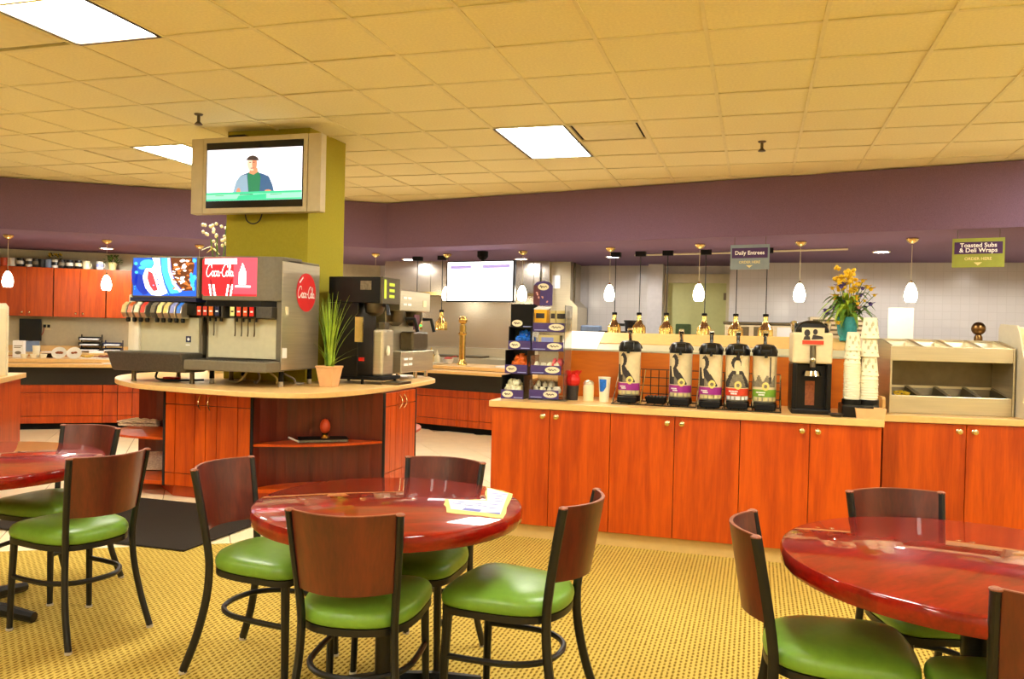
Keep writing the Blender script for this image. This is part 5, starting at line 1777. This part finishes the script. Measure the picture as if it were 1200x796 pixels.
def cyl_map(r0, r1=None, h=1.0):
    def P(u, v, d=0.0):
        r_ = r0 + ((r1 or r0) - r0) * (v / h) + 0.0008 + d
        return (r_ * math.sin(u), -r_ * math.cos(u), v)
    return P


cm = cyl_map(.030, .0415, .165)
grid_poly('blue_print', lambda u, v: v > .075 + .05 * u, cm, 'blue_wrap', t, 14, 14, (-.8, .5), (.07, .155))


# airpots in wire racks
def airpot(x, y, band, lab, kind):
    t = thing('airpot', lab, 'airpot', (x, y, CT), 0.05, 'coffee airpots')
    R = 0.074
    z0 = 0.052
    G().lathe([(R - 0.004, z0), (R, z0 + 0.01), (R, 0.345), (R - 0.004, 0.352)], 28).build('body', 'steel', t, smooth=SM)
    G().lathe([(R + 0.002, 0.345), (R + 0.003, 0.36), (R - 0.006, 0.40), (R - 0.02, 0.415), (0.02, 0.42)], 24).build('lid', 'black_plastic', t, smooth=SM)
    G().xprism([(-0.12, 0.36), (-0.12, 0.385), (-0.085, 0.41), (-0.02, 0.415), (-0.02, 0.36)], -0.032, 0.032).build('spout', 'black_plastic', t, bevel=0.006)
    G().tube([(0, -0.115, 0.365), (0, -0.118, 0.335)], 0.010, 8).build('spout_tip', 'black_plastic', t)
    g = G().tube([(0, 0.02, 0.41), (0, -0.01, 0.475)], 0.012, 8)
    g.build('pump_stem', 'chrome', t, smooth=SM)
    G().cbox((0, -0.02, 0.485), 0.034, 0.05, 0.02, 0, -0.5).build('pump_lever', 'chrome', t, bevel=0.005)
    hd = [(R * 0.9 * math.cos(a), 0.01 + 0.0 * a, 0.37 + 0.05 * math.sin(a)) for a in [PI * i / 10 for i in range(11)]]
    G().tube([(p_[0] * 1.12, 0.03, p_[2] - 0.005) for p_ in hd], 0.007, 6).build('carry_handle', 'black_plastic', t)
    G().lathe([(R + 0.004, 0.012), (R + 0.006, 0.02), (R + 0.002, z0)], 20).build('foot_ring', 'black_plastic', t, smooth=SM)
    P = cyl_map(R)
    lb = grid_poly('label', lambda u, v: True, P, 'label_beige', t, 16, 2, (-1.25, 1.25), (0.135, 0.343))
    grid_poly('label_band', lambda u, v: True, P, band, lb, 16, 1, (-1.25, 1.25), (0.088, 0.135))
    grid_poly('label_foot', lambda u, v: int((u + 2) * 9) % 4 != 0, P, 'print_cream' if kind != 1 else 'print_white', lb, 20, 1, (-1.25, 1.25), (0.062, 0.084))
    P2 = lambda u, v: P(u, v, 0.0008)
    P3 = lambda u, v: P(u, v, 0.0014)
    if kind == 0:      # profile of a standing figure in a dark coat
        head = lambda u, v: ((u + .50) / .34) ** 2 + ((v - .292) / .045) ** 2 < 1
        grid_poly('label_figure', lambda u, v: head(u, v) or (v < .262 and u < -.42 + (.262 - v) * 9.0), P2, 'ink_dark', lb, 30, 30, (-1.15, .6), (.14, .34))
        grid_poly('label_face', lambda u, v: ((u + .68) / .20) ** 2 + ((v - .284) / .033) ** 2 < 1 or (abs(u + .80 - (.262 - v) * 2.2) < .09 and .19 < v < .262), P3, 'label_beige', lb, 30, 30, (-1.1, -.3), (.18, .33))
        grid_poly('label_coat', lambda u, v: v < .20 and -.55 < u < -.55 + (.20 - v) * 11, P3, 'ink_mid', lb, 24, 16, (-.95, .3), (.14, .225))
    elif kind == 1:    # figure facing forward
        grid_poly('label_figure', lambda u, v: ((u + .12) / .42) ** 2 + ((v - .297) / .040) ** 2 < 1 or (v < .245 and abs(u + .05) < .45 + (.245 - v) * 9), P2, 'ink_dark', lb, 34, 30, (-1.2, 1.2), (.14, .34))
        grid_poly('label_face', lambda u, v: ((u + .02) / .28) ** 2 + ((v - .278) / .036) ** 2 < 1 or (abs(u) < .12 and .225 < v < .26), P3, 'label_beige', lb, 30, 30, (-.6, .6), (.2, .33))
        grid_poly('label_coat', lambda u, v: v < .225 and abs(u) < .35 + (.225 - v) * 5, P3, 'ink_mid', lb, 24, 16, (-.9, .9), (.145, .235))
    else:              # tower and street scene
        grid_poly('label_figure', lambda u, v: abs(u - .42) < .04 + max(0, (.25 - v)) * 1.4 and v > .17, P2, 'ink_dark', lb, 40, 30, (-1.2, 1.2), (.14, .34))
        grid_poly('label_street', lambda u, v: v < .205 + .02 * math.sin(u * 9) and u < .9, P2, 'ink_mid', lb, 34, 16, (-1.2, 1.2), (.15, .24))
    ox = .12 if kind == 0 else .05
    grid_poly('label_seal', lambda u, v: ((u - ox) / .30) ** 2 + ((v - .155) / .026) ** 2 < 1, lambda u, v: P(u, v, .0022), 'label_gold', lb, 24, 24, (-.4, .6), (.12, .19))
    grid_poly('label_seal_dot', lambda u, v: ((u - ox) / .14) ** 2 + ((v - .155) / .012) ** 2 < 1, lambda u, v: P(u, v, .0028), 'ink_mid', lb, 14, 14, (-.2, .4), (.135, .175))
    ln = [(.116, -.75, .05), (.102, -.55, .0)] if kind != 0 else [(.112, -.85, -.25), (.101, -.65, -.2)]
    grid_poly('label_words', lambda u, v: any(abs(v - a) < .0045 and b_ < u < c_ for a, b_, c_ in ln) and math.sin(u * 60) > -.8, lambda u, v: P(u, v, .001), 'print_white', lb, 50, 24, (-.95, .2), (.09, .13))
    # drip cup in front
    d_ = G().prism([(-.06, -.17), (.06, -.17), (.065, -.09), (-.065, -.09)], 0.012, 0.05).build('drip_cup', 'black_matte', t, bevel=0.005)
    return t


AP = [(-0.815, 5.47, 'label_purple', 'airpot with a purple band at the candy end of the coffee counter', 0),
      (-0.475, 5.46, 'label_purple', 'airpot with a purple band beside the empty wire rack slot', 0),
      (-0.278, 5.40, 'label_purple', 'airpot with a purple band next to the red-banded one', 0),
      (-0.112, 5.40, 'label_red', 'airpot with a red band and forward-facing portrait', 1),
      (0.055, 5.40, 'label_green', 'airpot with a green band and tower picture', 2)]
for x_, y_, b_, lab, kd in AP:
    airpot(x_, y_, b_, lab, kd)


def wire_rack(x0, x1, y0, y1, h, label, slots):
    t = thing('wire_rack', label, 'rack', (0, 0, CT), 0, 'wire racks under the airpots')
    g = G()
    r_ = 0.004
    for yy in (y0, y1):
        g.tube([(x0, yy, 0.006), (x1, yy, 0.006)], r_, 5)
    n_ = int((x1 - x0) / 0.05)
    for i in range(n_ + 1):
        xx = x0 + (x1 - x0) * i / n_
        g.tube([(xx, y0, 0.006), (xx, y1, 0.006)], r_ * 0.8, 5)
    g.build('base_grid', 'black_metal', t)
    g = G()
    for i in range(n_ + 1):
        xx = x0 + (x1 - x0) * i / n_
        g.tube([(xx, y1, 0.006), (xx, y1, h)], r_ * 0.8, 5)
    for i in range(5):
        zz = h * i / 4
        g.tube([(x0, y1, zz + .004), (x1, y1, zz + .004)], r_ * 0.8, 5)
    g.build('back_grid', 'black_metal', t)
    for k in range(slots + 1):
        xx = x0 + (x1 - x0) * k / slots
        G().tube([(xx, y0 + 0.05, 0.006), (xx, y1, h)], r_, 5).build('divider', 'chrome', t)
    return t


wire_rack(-0.90, -0.36, 5.27, 5.575, 0.22, 'black wire rack with one empty slot between two purple airpots', 3)
t = wire_rack(-0.345, 0.155, 5.22, 5.52, 0.22, 'black wire rack holding three airpots side by side', 3)
d = thing('drip_cup', 'empty black drip cup in the free slot of the wire rack', 'cup', (-0.62, 5.36, CT + .012))
G().loft([[(-.055, -.04, 0), (.055, -.04, 0), (.055, .05, 0), (-.055, .05, 0)], [(-.07, -.055, .045), (.07, -.055, .045), (.07, .065, .045), (-.07, .065, .045)]]).build('cup', 'black_matte', d, bevel=.004)
g = G()
for k in range(6):
    g.box(-.06 + k * .022, -.052 + k * .022, -.05, .06, .045, .05)
g.build('grille', 'drip_tray', d)

# drink dispenser
t = thing('drink_dispenser', 'black drink dispenser with a printed clear tank next to the paper cups', 'dispenser', (0.325, 5.40, CT), 0.05)
bx(-0.115, 0.115, -0.05, 0.13, 0, 0.31).build('tower', 'black_plastic', t, bevel=0.012)
bx(-0.115, 0.115, -0.13, 0.0, 0, 0.03).build('base', 'black_plastic', t, bevel=0.006)
for sx in (-1, 1):
    bx(sx * .10 - .014, sx * .10 + .014, -0.12, -0.03, 0.03, 0.31).build('side_wing', 'black_plastic', t, bevel=0.006)
bx(-0.03, 0.025, -0.053, -0.05, 0.05, 0.20).build('window_strip', 'food_brown', t)
bx(-0.116, 0.116, -0.12, 0.13, 0.31, 0.50).build('tank', 'label_beige', t, bevel=0.012)
G().lathe([(0.06, .0), (0.05, .03), (0.0, .04)], 14, (0, -.09, .235)).build('nozzle_ring', 'chrome', t, smooth=SM)
G().tube([(0, -0.13, 0.42), (0, -0.14, 0.34), (0, -0.145, 0.29)], 0.018, 8).build('tap_lever', 'steel_dark', t)
G().sphere((0, -0.145, 0.335), 0.018, 10, 6).build('tap_ball', 'chrome', t, smooth=SM)
sg = bx(-0.065, 0.065, -0.127, -0.121, 0.425, 0.53).build('picture_card', 'label_beige', t)
flat_poly('card_band', [[(-.062, .428), (.062, .428), (.062, .452), (-.062, .452)]], lambda u, v: (u, -.1275, v), 'label_red', sg)
flat_poly('card_figures', [ell(-.035, .498, .018, .022, 10), ell(.012, .505, .014, .018, 10), [(-.058, .455), (-.015, .455), (-.02, .478), (-.05, .478)], [(-.01, .458), (.06, .462), (.055, .478), (.0, .488)]], lambda u, v: (u, -.1282, v), 'ink_dark', sg)
G().loft([[(sx * a, sy * b_ + .01, z) for sx, sy in ((-1, -1), (1, -1), (1, 1), (-1, 1))] for a, b_, z in ((.10, .10, .50), (.095, .10, .53), (.06, .08, .565), (.03, .05, .575))]).build('lid', 'black_plastic', t, bevel=.012)
for sx in (-1, 1):
    G().lathe([(.012, .50), (.02, .53), (.022, .56), (.012, .572), (.001, .575)], 10, (sx * .10, .02, 0)).build('lid_clip', 'chrome', t, smooth=SM)
tag(G().lathe([(.03, 0), (.045, .018), (.04, .018), (.028, .004), (.001, .003)], 16).build('small_dish', 'ink_dark', None, smooth=SM, loc=(0.47, 5.21, CT)), 'tiny dark dish beside the drink dispenser', 'dish')

# paper cup stacks: every cup a thing
h0 = thing('cup_holder', 'low black holder under the paper cup stacks', 'holder', (0, 0, CT))
G().prism([(.50, 5.20), (.62, 5.20), (.72, 5.30), (.72, 5.46), (.50, 5.46)], 0, .07).build('base', 'black_plastic', h0, bevel=.008)
for (cx_, cy_, r_) in ((.565, 5.34, .055), (.665, 5.38, .062)):
    G().lathe([(r_, .05), (r_, .10), (r_ - .006, .10), (r_ - .006, .072)], 18, (cx_, cy_, 0)).build('ring', 'black_plastic', h0, smooth=SM)
cup = thing('paper_cup', 'white paper cup with leafy print in the narrower cup stack', 'cup', (0, 0, 0), 0, 'paper cups in the narrower stack')
cpr = [(.046, 0), (.049, .002), (.049, .008), (.046, .009), (.034, .115), (.001, .115)]
G().lathe(cpr, 20).build('shell', 'cup_paper', cup, smooth=SM)
P = cyl_map(.046, .034, .12)
grid_poly('leaf_print', lambda u, v: math.sin(u * 7 + 1) * math.sin(v * 95) > .45 or (abs(u + .1) < .12 and abs(v - .075 - .03 * u) < .014), P, 'cup_print', cup, 30, 22, (-1.1, 1.1), (.02, .105))
first = True


def stack(cx_, cy_, zs_, label, grp, k=1.0):
    global first
    for z in zs_:
        if first:
            cup.location = (cx_, cy_, CT + z)
            c = cup
            first = False
        else:
            c = dup(cup, (cx_ + random.uniform(-.0015, .0015), cy_, CT + z), random.uniform(-.25, .25), label, grp)
        c.scale = (k, k, k)


zz = [.075 + .0115 * i for i in range(20)] + [.315, .40]
stack(.565, 5.34, [.075 + .014 * i for i in range(9)] + [.205 + .011 * i for i in range(11)] + [.345, .395], 'white paper cup with leafy print in the narrower cup stack', 'paper cups in the narrower stack')
stack(.665, 5.38, [.075 + .016 * i for i in range(10)] + [.245, .36, .47], 'white paper cup with leafy print in the wider cup stack', 'paper cups in the wider stack', 1.13)
t = thing('sugar_box', 'small tan open box in front of the paper cup stacks', 'box', (.655, 5.215, CT))
G().loft([[(sx * a, sy * b_, z) for sx, sy in ((-1, -1), (1, -1), (1, 1), (-1, 1))] for a, b_, z in ((.075, .05, 0), (.085, .055, .06), (.078, .048, .06), (.07, .044, .012))]).build('box', 'terracotta', t)
bx(-.06, .06, -.035, .035, .012, .05).build('packets', 'print_cream', t)

# flower vase on the ledge
t = thing('glass_vase', 'teal glass vase standing on the ledge behind the paper cups', 'vase', (0.60, 6.055, 1.365))
bx(-.05, .05, -.04, .06, .0, .022).build('foot', 'teal_glass', t, bevel=.004)
G().lathe([(.045, .02), (.062, .05), (.068, .11), (.066, .165), (.060, .165), (.06, .11), (.05, .05), (.001, .035)], 24).build('bowl', 'teal_glass', t, smooth=SM)
fl = thing('flower_bouquet', 'bouquet of yellow and purple flowers with green leaves in the teal vase', 'flowers', (0.60, 6.055, 1.43))
fr = random.Random(21)
g = G()
tips = []
for q in range(46):
    a = fr.uniform(0, 2 * PI)
    r_ = fr.uniform(.03, .185)
    h = fr.uniform(.14, .40) - r_ * .5
    tip = Vector((r_ * math.cos(a), r_ * math.sin(a) * .8, h))
    tips.append(tip)
    g.tube([(0.02 * math.cos(a), 0.02 * math.sin(a), .0), (r_ * .45 * math.cos(a), r_ * .4 * math.sin(a), h * .6), tuple(tip)], .0028, 4)
g.build('stems', 'leaf_green', fl)
for q in range(60):
    a = fr.uniform(0, 2 * PI)
    el_ = fr.uniform(-.25, .9)
    b0 = Vector((0.03 * math.cos(a), .03 * math.sin(a), .07 + fr.uniform(0, .12)))
    d = Vector((math.cos(a) * math.cos(el_), math.sin(a) * math.cos(el_), math.sin(el_)))
    sd = Vector((-math.sin(a), math.cos(a), 0))
    l_ = fr.uniform(.11, .20)
    Lp, Rp = [], []
    for i in range(6):
        s_ = i / 5
        p = b0 + d * l_ * s_ + Vector((0, 0, .05 * math.sin(PI * s_) - .06 * s_ * s_))
        k_ = .016 * math.sin(PI * (s_ * .9 + .08))
        Lp.append(p + sd * k_)
        Rp.append(p - sd * k_)
    G().add(Lp + Rp, [(i, i + 1, 7 + i, 6 + i) for i in range(5)]).build('leaf', 'leaf_green' if q % 3 else 'grass_green', fl)
for q, tip in enumerate(tips):
    m_ = 'petal_yellow' if q % 3 != 1 else 'petal_purple'
    if q % 11 == 5:
        m_ = 'petal_pink'
    g = G()
    r_ = fr.uniform(.026, .042)
    for i in range(7):
        a = 2 * PI * i / 7
        d = Vector((math.cos(a), math.sin(a), .35)).normalized()
        sd = Vector((-math.sin(a), math.cos(a), 0))
        g.add([tip, tip + d * r_ * .6 + sd * r_ * .35, tip + d * r_ * 1.15, tip + d * r_ * .6 - sd * r_ * .35], [(0, 1, 2, 3)])
    g.sphere(tuple(tip), r_ * .38, 6, 4)
    g.build('blossom', m_, fl)
for q in range(5):   # upright yellow sprays
    a = q * 1.3
    g = G()
    base = Vector((.05 * math.cos(a) - .02, .04 * math.sin(a), .33 + .035 * (q % 3)))
    for i in range(14):
        p = base + Vector((fr.uniform(-.035, .035), fr.uniform(-.03, .03), fr.uniform(-.05, .06)))
        g.sphere(tuple(p), .013, 5, 4)
    g.tube([(0.0, 0, .1), tuple(base)], .003, 4)
    g.build('spray', 'petal_yellow', fl)

# steel condiment station
t = thing('condiment_station', 'two-level stainless steel condiment station with angled pans', 'condiment station', (0.835, 5.66, CT), RA)
W = 0.72
bx(0, W, 0.0, 0.02, 0, 0.115).build('lower_front', 'steel', t, bevel=.004)
bx(0, W, -0.0, 0.02, 0.335, 0.43).build('upper_front', 'steel', t, bevel=.004)
for x_ in (-0.012, W):
    G().xprism([(-.005, 0), (-.005, .43), (.20, .475), (.30, .475), (.30, 0)], x_, x_ + .012).build('side_panel', 'steel', t, bevel=.002)
bx(0, W, 0.285, 0.30, 0, 0.46).build('back_panel', 'steel_dark', t)
for lv, (z, y0, y1, dz) in enumerate(((.115, .02, .27, .05), (.43, .02, .26, .045))):
    # top plate frame of each level, sloping back up
    def sl(y_):
        return z + dz * (y_ - y0) / (y1 - y0)
    for k in range(5):
        xc = W * k / 4
        g = G()
        a, b_ = max(xc - .012, 0), min(xc + .012, W)
        g.loft([[(a, y0, sl(y0)), (b_, y0, sl(y0)), (b_, y1, sl(y1)), (a, y1, sl(y1))], [(a, y0, sl(y0) - .012), (b_, y0, sl(y0) - .012), (b_, y1, sl(y1) - .012), (a, y1, sl(y1) - .012)]])
        g.build('divider', 'steel', t)
    bx(0, W, y1 - .005, y1 + .02, sl(y1) - .015, sl(y1)).build('rear_rail', 'steel', t)
    for k in range(4):
        a, b_ = W * k / 4 + .013, W * (k + 1) / 4 - .013
        top = [(a, y0, sl(y0) - .002), (b_, y0, sl(y0) - .002), (b_, y1, sl(y1) - .002), (a, y1, sl(y1) - .002)]
        dp = .09
        bot = [(a + .015, y0 + .02, z - dp + .012), (b_ - .015, y0 + .02, z - dp + .012), (b_ - .015, y1 - .02, z - dp + .03), (a + .015, y1 - .02, z - dp + .03)]
        g = G().add(top + bot, [(4, 5, 6, 7), (0, 1, 5, 4), (1, 2, 6, 5), (2, 3, 7, 6), (3, 0, 4, 7)])
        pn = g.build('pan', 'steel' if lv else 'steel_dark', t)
        if lv == 0 and k == 0:
            g = G()
            for q in range(26):
                g.cbox((a + fr.uniform(.03, b_ - a - .03), y0 + fr.uniform(.05, .2), z - .02 + fr.uniform(0, .045)), .03, .018, .008, fr.uniform(0, 3), fr.uniform(-.4, .4))
            g.build('packets', 'petal_yellow', pn)['kind'] = 'stuff'

# ------------------------------------------------------------------ tables
def table(x, y, R, label, rz):
    t = thing('round_table', label, 'table', (x, y, 0.012), rz, 'round dining tables')
    z = 0.728
    pr = [(R - .03, z - .062), (R - .008, z - .058), (R, z - .046), (R, z - .016), (R - .005, z - .005), (R - .016, z)]
    G().lathe(pr, 72).build('tabletop', 'table_wood', t, smooth=SM)
    bx(-.16, .16, -.025, .025, z - .085, z - .062).build('brace', 'black_metal', t)
    bx(-.025, .025, -.16, .16, z - .085, z - .062).build('brace', 'black_metal', t)
    G().lathe([(.042, .05), (.042, z - .07)], 20).build('column', 'black_metal', t, smooth=SM)
    G().lathe([(.075, .03), (.07, .06), (.05, .085)], 20).build('hub', 'black_metal', t, smooth=SM)
    for k in range(4):
        a = PI / 2 * k
        c, s_ = math.cos(a), math.sin(a)
        G().tube([(.03 * c, .03 * s_, .055), (.2 * c, .2 * s_, .047), (.36 * c, .36 * s_, .026)], [.035, .031, .024], 8).build('foot', 'black_metal', t, smooth=SM)
    return t


table(-1.294, 2.758, 0.497, 'round glossy red-brown table with the printed paper on it', 0.5)
table(0.655, 2.72, 0.565, 'round glossy red-brown table nearest the steel condiment station', 0.9)
table(-3.45, 2.83, 0.570, 'round glossy red-brown table beside the dark floor mat', 0.12)

# paper on the middle table
t = thing('placemat_paper', 'white and blue printed paper with yellow edge lying on the table', 'paper', (-0.975, 2.89, 0.7402), 0.0)
lp = [(-.145, -.02), (-.06, -.215), (.155, -.225), (.065, .185), (-.075, .275), (.0, .035)]
edge = []
for i in range(6):
    p, q = Vector(lp[i]), Vector(lp[(i + 1) % 6])
    for k in range(5):
        m_ = p.lerp(q, k / 5)
        edge.append((m_.x + .004 * math.sin(i * 3 + k * 2.2), m_.y + .004 * math.cos(i + k * 1.9)))
G().prism(edge, 0, .0015).build('sheet', 'sheet_yellow', t)
ct = flat_poly('white_print', [[(-.13, -.015), (-.062, -.165), (.13, -.178), (.05, .175), (-.065, .255), (.015, .02)]], lambda u, v: (u, v, .002), 'sheet_white', t)
flat_poly('blue_print', [[(-.02, -.165), (.05, -.170), (.045, -.135), (-.02, -.13)], [(.06, -.172), (.128, -.178), (.12, -.15)]] +
          [[(x_, y_), (x_ + .035, y_), (x_ + .035, y_ + .01), (x_, y_ + .01)] for x_, y_ in ((-.09, -.08), (-.04, -.09), (.01, -.08), (.06, -.1), (-.08, -.05), (-.02, -.05), (.04, -.04), (.04, .02), (.03, .06), (.01, .11), (-.02, .15), (.02, .15))],
          lambda u, v: (u, v, .0026), 'sheet_blue', ct)


# ------------------------------------------------------------------ chairs
def make_chair():
    t = thing('dining_chair', 'x', 'chair', (0, 0, 0.012), 0, 'green-seated dining chairs')
    # seat outline: wide rounded front, round back
    pts = [(-.10, .205), (-.175, .19), (-.205, .14), (-.205, .06), (-.195, -.06), (-.165, -.15), (-.10, -.205), (0, -.222)]
    pts = pts + [(-x_, y_) for x_, y_ in pts[-2::-1]] + [(0, .212)]
    ol = [(p.x, p.y) for p in smooth_path([(a, b_, 0) for a, b_ in pts], 3, True)]
    rings = []
    for k_, z_ in ((.93, .418), (.985, .424), (1.0, .438), (.99, .456), (.95, .470), (.86, .480), (.68, .488), (.42, .493), (.15, .495)):
        rings.append([(x_ * k_, y_ * k_, z_) for x_, y_ in ol])
    G().loft(rings).build('seat', 'vinyl_green', t, smooth=1.0)
    fr_ = [(x_ * .985, y_ * .985, 0) for x_, y_ in ol]
    G().loft([[(x_, y_, .396) for x_, y_, _ in fr_], [(x_, y_, .419) for x_, y_, _ in fr_]]).build('seat_frame', 'black_metal', t, smooth=SM)
    for sx in (-1, 1):
        l_ = G().tube([(sx * .172, .165, .40), (sx * .178, .172, .2), (sx * .182, .176, .01)], [.018, .016, .014], 8, flat=.85).build('leg', 'black_metal', t, smooth=SM)
        G().lathe([(.015, 0), (.016, .01)], 8, (sx * .182, .176, 0)).build('glide', 'glide', l_)
        path = smooth_path([(sx * .186, -.285, .01), (sx * .172, -.235, .15), (sx * .158, -.203, .30), (sx * .153, -.196, .42), (sx * .158, -.205, .52), (sx * .170, -.232, .68), (sx * .178, -.255, .80)], 4)
        b_ = G().tube([tuple(p) for p in path], .0165, 8, flat=.8).build('back_post', 'black_metal', t, smooth=SM)
        G().lathe([(.015, 0), (.016, .01)], 8, (sx * .186, -.285, 0)).build('glide', 'glide', b_)
        G().lathe([(.0165, .799), (.0165, .803), (.010, .807)], 8, (sx * .178, -.255, 0)).build('cap', 'chair_wood_edge', b_)
    # U stretcher
    pts = [(-.176, .17, .24), (-.178, .05, .245), (-.165, -.08, .25), (-.10, -.165, .25), (0, -.19, .25), (.10, -.165, .25), (.165, -.08, .25), (.178, .05, .245), (.176, .17, .24)]
    G().tube([tuple(p) for p in smooth_path(pts, 4)], .011, 8).build('stretcher', 'black_metal', t, smooth=SM)
    # curved wooden back
    def back(z_, u_):
        f_ = (z_ - .54) / .26
        hw = .158 + .016 * f_
        y_ = -.208 - .044 * f_ - .072 * (1 - u_ * u_)
        return hw * u_, y_
    nu, nz, th = 14, 5, .013
    rings = []
    for j in range(nu + 1):
        u_ = -1 + 2 * j / nu
        ring = []
        for i in range(nz + 1):
            z_ = .545 + .258 * i / nz
            x_, y_ = back(z_, u_)
            ring.append((x_, y_ + th / 2, z_))
        for i in range(nz, -1, -1):
            z_ = .545 + .258 * i / nz
            x_, y_ = back(z_, u_)
            ring.append((x_, y_ - th / 2, z_))
        rings.append(ring)
    bk = G().loft(rings).build('backrest', 'chair_wood', t, smooth=SM)
    g = G()
    eA, eB = [], []
    rr = []
    for j in range(nu + 1):
        u_ = -1 + 2 * j / nu
        x_, y_ = back(.803, u_)
        rr.append([(x_, y_ + th / 2 - .001, .803), (x_, y_ - th / 2 + .001, .803), (x_, y_ - th / 2 + .001, .8055), (x_, y_ + th / 2 - .001, .8055)])
    g.loft(rr).build('edge_band', 'chair_wood_edge', bk)
    return t


CH = [(-1.26, 2.51, 0.185, 'green-seated chair with its back to the viewer, at the table with the printed paper'),
      (-1.83, 2.84, -1.60, 'green-seated chair at the paper table, between it and the dark floor mat'),
      (-0.82, 2.785, 1.45, 'green-seated chair at the paper table, on the coffee counter side, turned sideways'),
      (-1.305, 3.052, 3.087, 'green-seated chair at the paper table, tucked in on the island side'),
      (-2.905, 2.905, 1.32, 'green-seated chair turned sideways beside the dark floor mat'),
      (-3.402, 3.249, 3.161, 'green-seated chair tucked under the table by the mat, on the island side'),
      (0.264, 2.622, -1.54, 'green-seated chair turned sideways at the table before the condiment station'),
      (0.606, 3.103, 3.494, 'green-seated chair tucked in between the table and the condiment station cabinets'),
      (0.70, 2.42, 0.12, 'green-seated chair with its back to the viewer, at the table before the condiment station')]
ch = make_chair()
for k, (x_, y_, r_, lab) in enumerate(CH):
    if k == 0:
        ch.location = (x_, y_, 0.012)
        ch.rotation_euler = (0, 0, r_)
        ch['label'] = lab
    else:
        dup(ch, (x_, y_, 0.012), r_, lab)

# floor mat
tag(bx(-0.80, 0.80, -0.54, 0.54, 0, 0.012).build('floor_mat', 'rubber_mat', None, bevel=0.004, seg=1, loc=(-4.04, 4.60, 0.0125)),
    'dark grey rectangular floor mat in front of the island', 'mat')
